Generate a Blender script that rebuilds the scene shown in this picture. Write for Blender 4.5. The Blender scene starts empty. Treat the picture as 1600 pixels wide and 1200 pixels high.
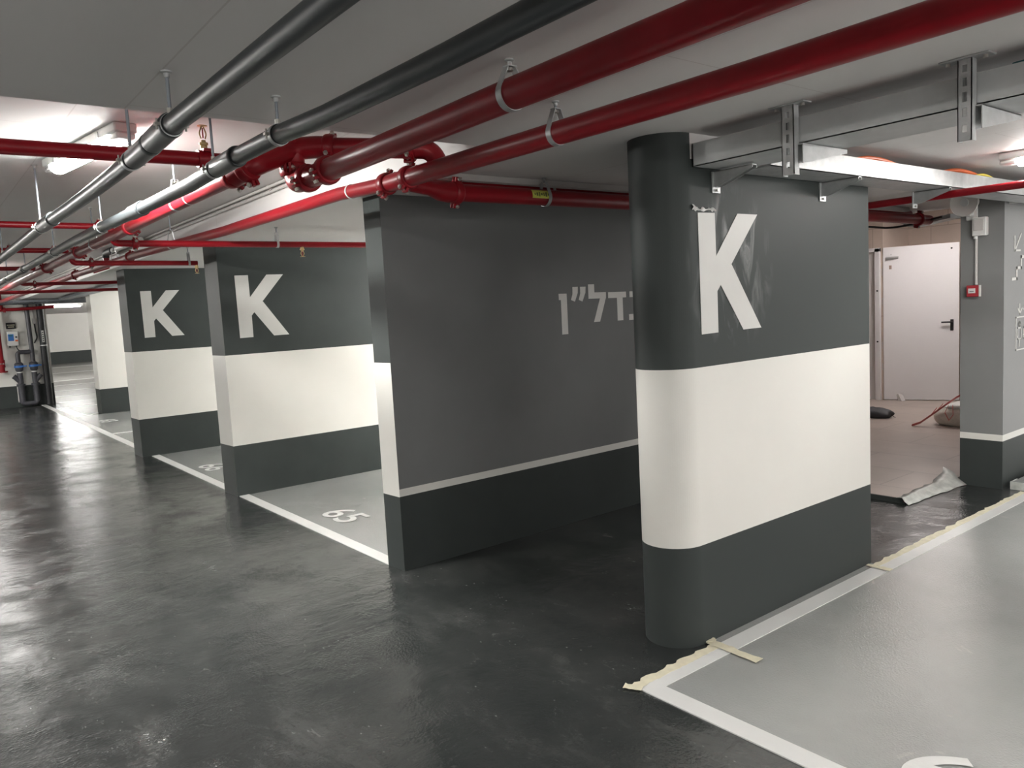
import bpy, math, random
from mathutils import Vector, Matrix

random.seed(7)
S = bpy.context.scene
COL = S.collection

# ---------------------------------------------------------------- camera, world, exposure
cam_data = bpy.data.cameras.new('camera')
cam = bpy.data.objects.new('camera', cam_data)
COL.objects.link(cam)
cam_data.sensor_fit = 'HORIZONTAL'
cam_data.sensor_width = 36.0
cam_data.lens = 36.0 * 1211.59 / 1600.0
cam_data.clip_start = 0.02
YAW, PITCH, ROLL = 0.90771121, 0.09872754, 0.05425174
fw = Vector((-math.sin(YAW) * math.cos(PITCH), math.cos(YAW) * math.cos(PITCH), -math.sin(PITCH)))
rt = Vector((math.cos(YAW), math.sin(YAW), 0.0))
dn = fw.cross(rt)
rt2 = rt * math.cos(ROLL) + dn * math.sin(ROLL)
dn2 = dn * math.cos(ROLL) - rt * math.sin(ROLL)
m = Matrix((rt2, -dn2, -fw)).transposed().to_4x4()
m.translation = Vector((0, 0, 1.6))
cam.matrix_world = m
S.camera = cam

world = bpy.data.worlds.new('garage_air')
S.world = world
world.use_nodes = True
world.node_tree.nodes['Background'].inputs[0].default_value = (1.0, 0.98, 0.95, 1)
world.node_tree.nodes['Background'].inputs[1].default_value = 0.16
S.view_settings.view_transform = 'Standard'
S.view_settings.look = 'None'
S.view_settings.exposure = 3.28
S.view_settings.gamma = 1.0
S.view_settings.use_curve_mapping = False
LAMP = 20.0      # radiance of a lit tube

# ---------------------------------------------------------------- materials
def new_mat(name):
    mt = bpy.data.materials.new(name)
    mt.use_nodes = True
    nt = mt.node_tree
    return mt, nt, nt.nodes['Principled BSDF']

def N(nt, kind, **kw):
    n = nt.nodes.new(kind)
    for k, v in kw.items():
        if k in n.inputs:
            n.inputs[k].default_value = v
        else:
            setattr(n, k, v)
    return n

def coords(nt):
    return nt.nodes.new('ShaderNodeNewGeometry').outputs['Position']

def ramp(nt, src, stops):
    r = nt.nodes.new('ShaderNodeValToRGB')
    e = r.color_ramp.elements
    while len(e) < len(stops):
        e.new(0.5)
    for i, (p, c) in enumerate(stops):
        e[i].position = p
        e[i].color = (c, c, c, 1) if isinstance(c, (int, float)) else (*c, 1)
    nt.links.new(src, r.inputs['Fac'])
    return r.outputs['Color']

def simple(name, col, rough=0.5, metal=0.0, var=0.06, scale=3.0, bump=0.0, bscale=60.0, coat=0.0, spec=0.5):
    mt, nt, b = new_mat(name)
    P = coords(nt)
    n = N(nt, 'ShaderNodeTexNoise', Scale=scale, Detail=4.0, Roughness=0.6)
    nt.links.new(P, n.inputs['Vector'])
    lo = tuple(max(0, c * (1 - var)) for c in col)
    hi = tuple(min(1, c * (1 + var)) for c in col)
    c = ramp(nt, n.outputs['Fac'], [(0.3, lo), (0.7, hi)])
    nt.links.new(c, b.inputs['Base Color'])
    b.inputs['Roughness'].default_value = rough
    b.inputs['Metallic'].default_value = metal
    b.inputs['Specular IOR Level'].default_value = spec
    if coat:
        b.inputs['Coat Weight'].default_value = coat
        b.inputs['Coat Roughness'].default_value = 0.15
    if bump:
        n2 = N(nt, 'ShaderNodeTexNoise', Scale=bscale, Detail=3.0)
        nt.links.new(P, n2.inputs['Vector'])
        bp = N(nt, 'ShaderNodeBump', Strength=bump, Distance=0.01)
        nt.links.new(n2.outputs['Fac'], bp.inputs['Height'])
        nt.links.new(bp.outputs['Normal'], b.inputs['Normal'])
    return mt

def emit(name, col, strength):
    mt, nt, b = new_mat(name)
    b.inputs['Base Color'].default_value = (0.9, 0.9, 0.9, 1)
    b.inputs['Emission Color'].default_value = (*col, 1)
    b.inputs['Emission Strength'].default_value = strength
    return mt

def floor_dark():
    mt, nt, b = new_mat('dark_epoxy')
    P = coords(nt)
    L = nt.links.new
    mp = N(nt, 'ShaderNodeMapping'); mp.inputs['Scale'].default_value = (0.7, 1.3, 1)
    L(P, mp.inputs['Vector'])
    n1 = N(nt, 'ShaderNodeTexNoise', Scale=2.3, Detail=12.0, Roughness=0.70, Distortion=0.25)
    L(mp.outputs[0], n1.inputs['Vector'])
    base = ramp(nt, n1.outputs['Fac'], [(0.28, (0.020, 0.023, 0.023)), (0.52, (0.034, 0.037, 0.036)), (0.74, (0.072, 0.074, 0.071))])
    # trowel marks and scuffs: sparse pale specks
    n2 = N(nt, 'ShaderNodeTexNoise', Scale=11.0, Detail=12.0, Roughness=0.80, Distortion=1.2)
    L(mp.outputs[0], n2.inputs['Vector'])
    sp = ramp(nt, n2.outputs['Fac'], [(0.60, 0.0), (0.74, 0.9)])
    mx = N(nt, 'ShaderNodeMixRGB', blend_type='MIX'); mx.inputs[2].default_value = (0.16, 0.16, 0.15, 1)
    L(sp, mx.inputs[0]); L(base, mx.inputs[1])
    # chips and dried specks
    vo = N(nt, 'ShaderNodeTexVoronoi', Scale=26.0); L(mp.outputs[0], vo.inputs['Vector'])
    vd = ramp(nt, vo.outputs['Distance'], [(0.06, 1.0), (0.13, 0.0)])
    vn = N(nt, 'ShaderNodeTexNoise', Scale=5.0, Detail=3.0); L(P, vn.inputs['Vector'])
    vm = N(nt, 'ShaderNodeMath', operation='MULTIPLY'); L(vd, vm.inputs[0]); L(ramp(nt, vn.outputs['Fac'], [(0.54, 0.0), (0.64, 0.8)]), vm.inputs[1])
    mx2 = N(nt, 'ShaderNodeMixRGB'); mx2.inputs[2].default_value = (0.22, 0.22, 0.21, 1)
    L(vm.outputs[0], mx2.inputs[0]); L(mx.outputs[0], mx2.inputs[1])
    L(mx2.outputs[0], b.inputs['Base Color'])
    rr = ramp(nt, n1.outputs['Fac'], [(0.3, 0.11), (0.55, 0.18), (0.75, 0.34)])
    L(rr, b.inputs['Roughness'])
    mp2 = N(nt, 'ShaderNodeMapping'); mp2.inputs['Scale'].default_value = (1.6, 0.8, 1)
    L(P, mp2.inputs['Vector'])
    n3 = N(nt, 'ShaderNodeTexNoise', Scale=4.0, Detail=9.0, Roughness=0.66, Distortion=0.4)
    L(mp2.outputs[0], n3.inputs['Vector'])
    n4 = N(nt, 'ShaderNodeTexNoise', Scale=80.0, Detail=2.0)
    L(P, n4.inputs['Vector'])
    n6 = N(nt, 'ShaderNodeTexNoise', Scale=2.6, Detail=5.0, Roughness=0.65)
    L(P, n6.inputs['Vector'])
    n5 = ramp(nt, n6.outputs['Fac'], [(0.46, 0.0), (0.66, 1.0)])
    mul = N(nt, 'ShaderNodeMath', operation='MULTIPLY'); L(n4.outputs['Fac'], mul.inputs[0]); L(n5, mul.inputs[1])
    bp = N(nt, 'ShaderNodeBump', Strength=0.2, Distance=0.02); L(n3.outputs['Fac'], bp.inputs['Height'])
    bp2 = N(nt, 'ShaderNodeBump', Strength=0.9, Distance=0.005); L(mul.outputs[0], bp2.inputs['Height'])
    L(bp.outputs['Normal'], bp2.inputs['Normal'])
    L(bp2.outputs['Normal'], b.inputs['Normal'])
    b.inputs['IOR'].default_value = 1.65
    return mt

def floor_bay():
    mt, nt, b = new_mat('grey_epoxy')
    P = coords(nt)
    L = nt.links.new
    n1 = N(nt, 'ShaderNodeTexNoise', Scale=1.2, Detail=6.0, Roughness=0.6, Distortion=0.3)
    L(P, n1.inputs['Vector'])
    base = ramp(nt, n1.outputs['Fac'], [(0.3, (0.29, 0.298, 0.29)), (0.7, (0.36, 0.366, 0.355))])
    n2 = N(nt, 'ShaderNodeTexNoise', Scale=5.0, Detail=4.0, Distortion=0.8)
    L(P, n2.inputs['Vector'])
    sp = ramp(nt, n2.outputs['Fac'], [(0.70, 0.0), (0.78, 1.0)])
    mx = N(nt, 'ShaderNodeMixRGB'); mx.inputs[2].default_value = (0.47, 0.45, 0.42, 1)
    L(sp, mx.inputs[0]); L(base, mx.inputs[1]); L(mx.outputs[0], b.inputs['Base Color'])
    b.inputs['IOR'].default_value = 1.6
    b.inputs['Roughness'].default_value = 0.14
    n4 = N(nt, 'ShaderNodeTexNoise', Scale=110.0, Detail=3.0, Roughness=0.6)
    L(P, n4.inputs['Vector'])
    bp = N(nt, 'ShaderNodeBump', Strength=0.44, Distance=0.004); L(n4.outputs['Fac'], bp.inputs['Height'])
    L(bp.outputs['Normal'], b.inputs['Normal'])
    return mt

def tiles(name, c1, grout, w, h, rough, plane='XY'):
    mt, nt, b = new_mat(name)
    P = coords(nt)
    L = nt.links.new
    v = P
    if plane == 'XZ':
        sx = N(nt, 'ShaderNodeSeparateXYZ'); cx = N(nt, 'ShaderNodeCombineXYZ')
        L(P, sx.inputs[0]); L(sx.outputs[0], cx.inputs[0]); L(sx.outputs[2], cx.inputs[1]); v = cx.outputs[0]
    if plane == 'YX':
        sx = N(nt, 'ShaderNodeSeparateXYZ'); cx = N(nt, 'ShaderNodeCombineXYZ')
        L(P, sx.inputs[0]); L(sx.outputs[0], cx.inputs[0]); L(sx.outputs[1], cx.inputs[1]); v = cx.outputs[0]
    br = N(nt, 'ShaderNodeTexBrick', Scale=1.0)
    br.inputs['Color1'].default_value = (*c1, 1)
    br.inputs['Color2'].default_value = (*[c * 0.93 for c in c1], 1)
    br.inputs['Mortar'].default_value = (*grout, 1)
    br.inputs['Mortar Size'].default_value = 0.006
    br.inputs['Brick Width'].default_value = w
    br.inputs['Row Height'].default_value = h
    br.offset = 0.5
    L(v, br.inputs['Vector'])
    n = N(nt, 'ShaderNodeTexNoise', Scale=3.0, Detail=6.0)
    L(P, n.inputs['Vector'])
    mm = N(nt, 'ShaderNodeMixRGB', blend_type='MULTIPLY'); mm.inputs[0].default_value = 1
    L(br.outputs['Color'], mm.inputs[1])
    L(ramp(nt, n.outputs['Fac'], [(0.3, 0.85), (0.7, 1.0)]), mm.inputs[2])
    L(mm.outputs[0], b.inputs['Base Color'])
    b.inputs['Roughness'].default_value = rough
    return mt

def ceiling_mat():
    mt, nt, b = new_mat('ceiling_paint')
    P = coords(nt)
    L = nt.links.new
    n = N(nt, 'ShaderNodeTexNoise', Scale=0.8, Detail=5.0)
    L(P, n.inputs['Vector'])
    base = ramp(nt, n.outputs['Fac'], [(0.3, (0.67, 0.655, 0.642)), (0.7, (0.74, 0.722, 0.708))])
    # board joints of the formwork, running along the aisle
    br = N(nt, 'ShaderNodeTexBrick', Scale=1.0)
    br.inputs['Color1'].default_value = (1, 1, 1, 1); br.inputs['Color2'].default_value = (0.985, 0.985, 0.985, 1)
    br.inputs['Mortar'].default_value = (0.84, 0.82, 0.81, 1)
    br.inputs['Mortar Size'].default_value = 0.003
    br.inputs['Brick Width'].default_value = 2.4
    br.inputs['Row Height'].default_value = 1.2
    mp = N(nt, 'ShaderNodeMapping'); mp.inputs['Location'].default_value = (0.35, 0.55, 0)
    L(P, mp.inputs['Vector']); L(mp.outputs[0], br.inputs['Vector'])
    mm = N(nt, 'ShaderNodeMixRGB', blend_type='MULTIPLY'); mm.inputs[0].default_value = 1
    L(base, mm.inputs[1]); L(br.outputs['Color'], mm.inputs[2])
    # damp brownish stain along the slab edge line and flaking patches
    sx = N(nt, 'ShaderNodeSeparateXYZ'); L(P, sx.inputs[0])
    nw = N(nt, 'ShaderNodeTexNoise', Scale=1.3, Detail=5.0, Roughness=0.6); L(P, nw.inputs['Vector'])
    ad = N(nt, 'ShaderNodeMath', operation='MULTIPLY_ADD'); ad.inputs[1].default_value = 0.16; L(nw.outputs['Fac'], ad.inputs[0]); L(sx.outputs[1], ad.inputs[2])
    df = N(nt, 'ShaderNodeMath', operation='SUBTRACT'); df.inputs[1].default_value = 2.86; L(ad.outputs[0], df.inputs[0])
    ab = N(nt, 'ShaderNodeMath', operation='ABSOLUTE'); L(df.outputs[0], ab.inputs[0])
    bandm = ramp(nt, ab.outputs[0], [(0.015, 1.0), (0.09, 0.0)])
    xr_ = N(nt, 'ShaderNodeMapRange'); xr_.inputs[1].default_value = -2.35; xr_.inputs[2].default_value = -2.0; L(sx.outputs[0], xr_.inputs[0])
    br2 = ramp(nt, nw.outputs['Fac'], [(0.38, 0.1), (0.6, 0.8)])
    m1 = N(nt, 'ShaderNodeMath', operation='MULTIPLY'); L(bandm, m1.inputs[0]); L(xr_.outputs[0], m1.inputs[1])
    m2 = N(nt, 'ShaderNodeMath', operation='MULTIPLY'); L(m1.outputs[0], m2.inputs[0]); L(br2, m2.inputs[1])
    st_ = N(nt, 'ShaderNodeMixRGB'); st_.inputs[2].default_value = (0.36, 0.27, 0.25, 1)
    L(m2.outputs[0], st_.inputs[0]); L(mm.outputs[0], st_.inputs[1])
    L(st_.outputs[0], b.inputs['Base Color'])
    b.inputs['Roughness'].default_value = 0.62
    n2 = N(nt, 'ShaderNodeTexNoise', Scale=9.0, Detail=5.0)
    L(P, n2.inputs['Vector'])
    bp = N(nt, 'ShaderNodeBump', Strength=0.12, Distance=0.01); L(n2.outputs['Fac'], bp.inputs['Height'])
    L(bp.outputs['Normal'], b.inputs['Normal'])
    return mt

M = dict(
    floor=floor_dark(), bay=floor_bay(), ceil=ceiling_mat(),
    line=simple('line_paint', (0.66, 0.665, 0.65), 0.4, var=0.05, bump=0.05),
    white=simple('white_paint', (0.70, 0.69, 0.645), 0.42, var=0.015, bump=0.03),
    dark=simple('charcoal_paint', (0.045, 0.052, 0.050), 0.50, spec=0.15, var=0.06, bump=0.04),
    grey=simple('grey_paint', (0.172, 0.176, 0.175), 0.55, spec=0.2, var=0.04, bump=0.04),
    pgrey=simple('mid_grey_paint', (0.20, 0.202, 0.20), 0.45, var=0.03, bump=0.04),
    letter=simple('letter_paint', (0.60, 0.595, 0.57), 0.45, var=0.03),
    pale=simple('pale_letter_paint', (0.66, 0.65, 0.62), 0.5, var=0.03),
    red=simple('red_pipe_paint', (0.235, 0.005, 0.011), 0.36, var=0.12, scale=6.0, spec=0.3),
    redb=simple('red_plastic', (0.40, 0.03, 0.04), 0.45),
    pvc=simple('black_pvc', (0.024, 0.028, 0.030), 0.40, var=0.12, scale=5.0),
    pvcg=simple('grey_pvc', (0.055, 0.055, 0.065), 0.35, var=0.1),
    rod=simple('threaded_rod_steel', (0.25, 0.27, 0.30), 0.4, metal=0.6),
    galv=simple('galvanised_steel', (0.46, 0.47, 0.47), 0.42, metal=0.5, var=0.14, scale=14.0),
    tray=simple('tray_steel', (0.50, 0.515, 0.515), 0.42, metal=0.1, var=0.08, scale=8.0),
    bolt=simple('zinc_bolt', (0.6, 0.58, 0.54), 0.3, metal=0.9),
    brass=simple('brass', (0.55, 0.40, 0.20), 0.3, metal=0.9),
    rubber=simple('black_rubber', (0.012, 0.013, 0.015), 0.5),
    whitep=simple('white_plastic', (0.70, 0.70, 0.68), 0.4),
    conduit=simple('pale_conduit', (0.55, 0.53, 0.51), 0.5),
    door=simple('white_door_paint', (0.74, 0.73, 0.735), 0.4, var=0.01),
    hole=simple('dark_opening', (0.02, 0.02, 0.022), 0.8),
    tape=simple('masking_tape', (0.66, 0.62, 0.47), 0.6, var=0.1, scale=20.0),
    film=simple('plastic_film', (0.50, 0.51, 0.48), 0.4, var=0.25, scale=12.0, bump=0.3, bscale=30.0),
    ytape=simple('yellow_sticker', (0.55, 0.56, 0.10), 0.5, var=0.1),
    ink=simple('sticker_ink', (0.12, 0.13, 0.05), 0.6),
    sack=simple('woven_sack', (0.62, 0.56, 0.50), 0.8, var=0.12, scale=20.0, bump=0.3),
    strap=simple('red_strap', (0.60, 0.16, 0.15), 0.7),
    bag=simple('black_bag', (0.035, 0.037, 0.042), 0.6, var=0.2, bump=0.3, bscale=20.0),
    orange=simple('orange_cable', (0.75, 0.16, 0.05), 0.45),
    teal=simple('teal_cable', (0.02, 0.14, 0.16), 0.45),
    rcable=simple('red_cable', (0.45, 0.06, 0.07), 0.45),
    yellow=simple('yellow_cable', (0.62, 0.52, 0.06), 0.45),
    blue=simple('blue_plastic', (0.03, 0.16, 0.50), 0.4),
    oran=simple('orange_plastic', (0.70, 0.14, 0.03), 0.4),
    steel=simple('brushed_steel', (0.55, 0.55, 0.55), 0.35, metal=0.9),
    tilef=tiles('lobby_floor_tile', (0.47, 0.40, 0.355), (0.33, 0.28, 0.25), 1.2, 0.6, 0.38),
    tilew=tiles('lobby_wall_tile', (0.60, 0.50, 0.43), (0.42, 0.35, 0.30), 0.45, 1.2, 0.4, 'XZ'),
    farfloor=simple('far_floor_epoxy', (0.20, 0.195, 0.185), 0.25, var=0.15, scale=0.8, bump=0.08, bscale=8.0),
    tube=emit('lit_tube', (1.0, 0.98, 0.945), LAMP), fill_soft=emit('lit_fill_soft', (1.0, 0.98, 0.945), LAMP * 0.5), tube_hi=emit('lit_tube_bright', (1.0, 0.99, 0.955), LAMP * 3.0), fill_far=emit('lit_fill_far', (1.0, 0.98, 0.95), LAMP * 8.0), tube_main=emit('lit_tube_main', (1.0, 0.985, 0.95), LAMP * 4.4), tube_right=emit('lit_tube_right', (1.0, 0.98, 0.945), LAMP * 0.72), tube_low=emit('lit_tube_low', (1.0, 0.98, 0.945), LAMP * 0.32),
    panel=emit('lit_panel', (1.0, 0.91, 0.88), LAMP * 0.28),
    brown=simple('brown_label', (0.30, 0.22, 0.18), 0.5),
)

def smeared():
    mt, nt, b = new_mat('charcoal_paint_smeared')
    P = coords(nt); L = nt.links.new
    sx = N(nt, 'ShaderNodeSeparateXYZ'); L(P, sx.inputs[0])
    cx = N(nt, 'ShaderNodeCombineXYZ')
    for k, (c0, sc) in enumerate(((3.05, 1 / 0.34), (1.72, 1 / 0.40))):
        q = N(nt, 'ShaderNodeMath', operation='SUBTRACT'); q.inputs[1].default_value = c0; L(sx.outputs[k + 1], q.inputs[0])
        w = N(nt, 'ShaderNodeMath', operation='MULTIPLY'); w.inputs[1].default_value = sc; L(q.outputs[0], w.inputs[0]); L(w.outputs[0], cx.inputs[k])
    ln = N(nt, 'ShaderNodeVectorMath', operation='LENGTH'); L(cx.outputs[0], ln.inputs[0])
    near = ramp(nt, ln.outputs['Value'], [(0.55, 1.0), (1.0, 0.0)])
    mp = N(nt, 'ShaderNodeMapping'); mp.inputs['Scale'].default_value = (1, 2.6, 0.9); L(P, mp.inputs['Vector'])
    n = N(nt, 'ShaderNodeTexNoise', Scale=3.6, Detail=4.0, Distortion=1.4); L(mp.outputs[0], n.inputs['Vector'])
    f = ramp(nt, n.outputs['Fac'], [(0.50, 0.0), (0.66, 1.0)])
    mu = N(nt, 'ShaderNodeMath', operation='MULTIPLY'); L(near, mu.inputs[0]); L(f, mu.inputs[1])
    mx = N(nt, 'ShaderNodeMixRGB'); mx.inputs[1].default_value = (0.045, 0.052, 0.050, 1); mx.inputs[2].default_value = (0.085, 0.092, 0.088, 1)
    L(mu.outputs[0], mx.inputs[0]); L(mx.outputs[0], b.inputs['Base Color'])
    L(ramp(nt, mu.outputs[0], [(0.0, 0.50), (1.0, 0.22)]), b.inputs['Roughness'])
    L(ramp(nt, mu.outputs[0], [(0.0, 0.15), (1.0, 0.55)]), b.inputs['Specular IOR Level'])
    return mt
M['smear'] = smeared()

# ---------------------------------------------------------------- mesh building
class MB:
    def __init__(s):
        s.v, s.f, s.m = [], [], []

    def add(s, verts, faces, mi=0):
        o = len(s.v)
        s.v += [tuple(p) for p in verts]
        s.f += [tuple(i + o for i in f) for f in faces]
        s.m += [mi] * len(faces)
        return s

    def box(s, x0, x1, y0, y1, z0, z1, mi=0):
        v = [(x, y, z) for z in (z0, z1) for y in (y0, y1) for x in (x0, x1)]
        return s.add(v, [(0, 2, 3, 1), (4, 5, 7, 6), (0, 1, 5, 4), (2, 6, 7, 3), (0, 4, 6, 2), (1, 3, 7, 5)], mi)

    def obox(s, c, ax, ay, az, hx, hy, hz, mi=0):
        """box about c along three unit axes with half sizes"""
        c, ax, ay, az = Vector(c), Vector(ax), Vector(ay), Vector(az)
        v = [c + ax * hx * i + ay * hy * j + az * hz * k for k in (-1, 1) for j in (-1, 1) for i in (-1, 1)]
        return s.add(v, [(0, 2, 3, 1), (4, 5, 7, 6), (0, 1, 5, 4), (2, 6, 7, 3), (0, 4, 6, 2), (1, 3, 7, 5)], mi)

    def prism(s, pts, d, mi=0):
        """closed polygon (3d points) pushed along d"""
        n = len(pts)
        d = Vector(d)
        a = [Vector(p) for p in pts]
        v = a + [p + d for p in a]
        fs = [tuple(range(n))[::-1], tuple(range(n, 2 * n))] + [(i, (i + 1) % n, n + (i + 1) % n, n + i) for i in range(n)]
        return s.add(v, fs, mi)

    def tube(s, path, r, n=20, caps=True, mi=0):
        P = [Vector(p) for p in path]
        rs = r if isinstance(r, (list, tuple)) else [r] * len(P)
        t0 = (P[1] - P[0]).normalized()
        u = t0.orthogonal().normalized()
        rings, prev = [], t0
        for i, p in enumerate(P):
            if i == 0:
                t = t0
            elif i == len(P) - 1:
                t = (P[i] - P[i - 1]).normalized()
            else:
                t = ((P[i + 1] - P[i]).normalized() + (P[i] - P[i - 1]).normalized())
                t = t.normalized() if t.length > 1e-6 else (P[i] - P[i - 1]).normalized()
            q = prev.rotation_difference(t)
            u = (q @ u).normalized()
            w = t.cross(u)
            k = 1.0
            if 0 < i < len(P) - 1:
                c = t.dot((P[i] - P[i - 1]).normalized())
                k = 1.0 / max(c, 0.6)
            rings.append([p + (u * math.cos(2 * math.pi * j / n) + w * math.sin(2 * math.pi * j / n)) * rs[i] for j in range(n)])
            prev = t
        v = [x for rg in rings for x in rg]
        f = []
        for i in range(len(P) - 1):
            for j in range(n):
                f.append((i * n + j, i * n + (j + 1) % n, (i + 1) * n + (j + 1) % n, (i + 1) * n + j))
        if caps:
            f.append(tuple(range(n))[::-1])
            f.append(tuple((len(P) - 1) * n + j for j in range(n)))
        return s.add(v, f, mi)

    def cyl(s, a, b, r, n=20, r2=None, mi=0):
        return s.tube([a, b], [r, r if r2 is None else r2], n, True, mi)

    def ring(s, c, d, prof, n=28, mi=0):
        """turned body: prof = [(distance along d, radius)...] about c"""
        c, d = Vector(c), Vector(d).normalized()
        u = d.orthogonal().normalized()
        w = d.cross(u)
        v = []
        for (h, r) in prof:
            for j in range(n):
                a = 2 * math.pi * j / n
                v.append(c + d * h + (u * math.cos(a) + w * math.sin(a)) * r)
        f = []
        k = len(prof)
        for i in range(k - 1):
            for j in range(n):
                f.append((i * n + j, i * n + (j + 1) % n, (i + 1) * n + (j + 1) % n, (i + 1) * n + j))
        f.append(tuple(range(n))[::-1])
        f.append(tuple((k - 1) * n + j for j in range(n)))
        return s.add(v, f, mi)

    def band(s, pts, axis, w, t, closed=False, mi=0):
        """flat strap: path pts, width w along axis, thickness t outward"""
        P = [Vector(p) for p in pts]
        ax = Vector(axis).normalized()
        n = len(P)
        v = []
        for i in range(n):
            if closed:
                tg = (P[(i + 1) % n] - P[i - 1]).normalized()
            else:
                tg = (P[min(i + 1, n - 1)] - P[max(i - 1, 0)]).normalized()
            nn = tg.cross(ax).normalized()
            v += [P[i] - ax * w / 2, P[i] + ax * w / 2, P[i] + ax * w / 2 + nn * t, P[i] - ax * w / 2 + nn * t]
        f = []
        for i in range(n if closed else n - 1):
            a, b = i * 4, ((i + 1) % n) * 4
            for j in range(4):
                f.append((a + j, a + (j + 1) % 4, b + (j + 1) % 4, b + j))
        if not closed:
            f += [(3, 2, 1, 0), tuple((n - 1) * 4 + j for j in range(4))]
        return s.add(v, f, mi)

ORG = {}

def mk(name, mb, mats, parent=None, loc=None, bevel=0.0, angle=35):
    me = bpy.data.meshes.new(name)
    o = bpy.data.objects.new(name, me)
    COL.objects.link(o)
    if parent is not None:
        org = ORG[parent.name]
        o.parent = parent
    else:
        if loc is None:
            xs = [p[0] for p in mb.v]; ys = [p[1] for p in mb.v]; zs = [p[2] for p in mb.v]
            loc = ((min(xs) + max(xs)) / 2, (min(ys) + max(ys)) / 2, min(zs))
        org = Vector(loc)
        o.location = org
    ORG[o.name] = Vector(org)
    me.from_pydata([Vector(p) - org for p in mb.v], [], mb.f)
    for mt in (mats if isinstance(mats, (list, tuple)) else [mats]):
        me.materials.append(mt)
    me.polygons.foreach_set('material_index', mb.m)
    import bmesh
    bm = bmesh.new(); bm.from_mesh(me)
    bmesh.ops.recalc_face_normals(bm, faces=bm.faces)
    bm.to_mesh(me); bm.free()
    me.shade_smooth()
    me.set_sharp_from_angle(angle=math.radians(angle))
    if bevel:
        md = o.modifiers.new('bevel', 'BEVEL')
        md.width = bevel; md.segments = 2; md.limit_method = 'ANGLE'; md.angle_limit = math.radians(40)
    return o

def empty(name, loc):
    o = bpy.data.objects.new(name, None)
    COL.objects.link(o)
    o.location = loc
    o.empty_display_size = 0.05
    ORG[o.name] = Vector(loc)
    return o

def tag(o, label=None, cat=None, group=None, kind=None):
    if label: o['label'] = label
    if cat: o['category'] = cat
    if group: o['group'] = group
    if kind: o['kind'] = kind
    return o

def fillet(pts, r, seg=8):
    """round the inner corners of a path"""
    P = [Vector(p) for p in pts]
    out = [P[0]]
    for i in range(1, len(P) - 1):
        a, b, c = P[i - 1], P[i], P[i + 1]
        d1, d2 = (a - b), (c - b)
        k = min(r, d1.length * 0.49, d2.length * 0.49)
        p1, p2 = b + d1.normalized() * k, b + d2.normalized() * k
        for j in range(seg + 1):
            t = j / seg
            out.append(p1 * (1 - t) ** 2 + b * 2 * t * (1 - t) + p2 * t ** 2)
    out.append(P[-1])
    return out

# ---------------------------------------------------------------- the setting
ZL, ZH = 2.31, 2.50            # low slab, high ceiling
fl = mk('floor', MB().box(-20.3, 8, -6, 8.0, -0.2, 0), M['floor'], loc=(0, 0, 0))
tag(fl, 'dark glossy epoxy floor of the aisle with grey painted parking bays', 'floor', kind='structure')

ff = mk('floor', MB().box(-46, -20.3, -6, 12, -0.2, -0.001), M['farfloor'], loc=(-33, 3, 0))
tag(ff, 'brownish shiny floor of the far parking area beyond the pump wall', 'floor', kind='structure')
for i, (xa, ya, xb, yb) in enumerate([(-24, 2.8, -24, 7), (-29, 2.8, -29, 7.4), (-34.5, 3.0, -34.5, 8), (-40, 4.6, -40, 9), (-26.5, 2.8, -26.5, 7), (-22, 2.7, -22, 7)]):
    mk('parking_line', MB().box(xa - 0.05, xa + 0.05, ya, yb, -0.001, 0.003), M['line'], ff)

def floor_patch(x0, x1, y0, y1, z=0.002):
    o = mk('bay_paint', MB().box(x0, x1, y0, y1, -0.001, z), M['bay'], fl)
    o['label'] = 'grey painted parking bay'
floor_patch(-2.165, 7.5, 2.25, 6.5)
floor_patch(-2.208, -2.165, 2.84, 4.31)
floor_patch(-7.117, -4.334, 2.305, 7.4)
floor_patch(-10.29, -7.42, 2.305, 7.4)
floor_patch(-16.35, -10.7, 2.305, 7.4)
floor_patch(-20.0, -16.7, 2.61, 7.4)

def line(x0, x1, y0, y1):
    o = mk('parking_line', MB().box(x0, x1, y0, y1, 0.0, 0.005), M['line'], fl)
    o['label'] = 'white painted bay line'
line(-2.165, 7.0, 2.246, 2.338)          # front bay, along the aisle
line(-2.165, -2.072, 2.338, 6.55)        # front bay, beside the pillar
line(-7.117, -4.334, 2.304, 2.392)
line(-10.29, -7.42, 2.304, 2.392)
line(-20.0, -10.70, 2.304, 2.40)
line(-13.1, -13.02, 2.40, 7.3)
line(-16.75, -16.68, 2.40, 2.86)
line(-18.6, -18.5, 2.42, 7.3)

def number(txt, x, y, h, w):
    cu = bpy.data.curves.new('bay_number', 'FONT')
    cu.body = txt
    cu.size = 1.0
    cu.extrude = 0.0
    cu.offset = 0.012
    t = bpy.data.objects.new('tmp_number', cu)
    COL.objects.link(t)
    dg = bpy.context.evaluated_depsgraph_get()
    me = bpy.data.meshes.new_from_object(t.evaluated_get(dg))
    bpy.data.objects.remove(t)
    vs = [v.co.copy() for v in me.vertices]
    x0, x1 = min(v.x for v in vs), max(v.x for v in vs)
    y0, y1 = min(v.y for v in vs), max(v.y for v in vs)
    mb = MB()
    P = [(x + (v.x - x0) / (x1 - x0) * w, y + (v.y - y0) / (y1 - y0) * h, 0.0062) for v in vs]
    mb.add(P, [tuple(p.vertices) for p in me.polygons])
    o = mk('bay_number', mb, M['line'], fl)
    o['label'] = 'white painted bay number ' + txt
number('65', -5.90, 2.53, 0.27, 0.42)
number('66', -9.02, 2.47, 0.27, 0.42)
number('68', -15.2, 2.58, 0.27, 0.42)
number('64', -1.17, 2.40, 0.272, 0.42)

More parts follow.
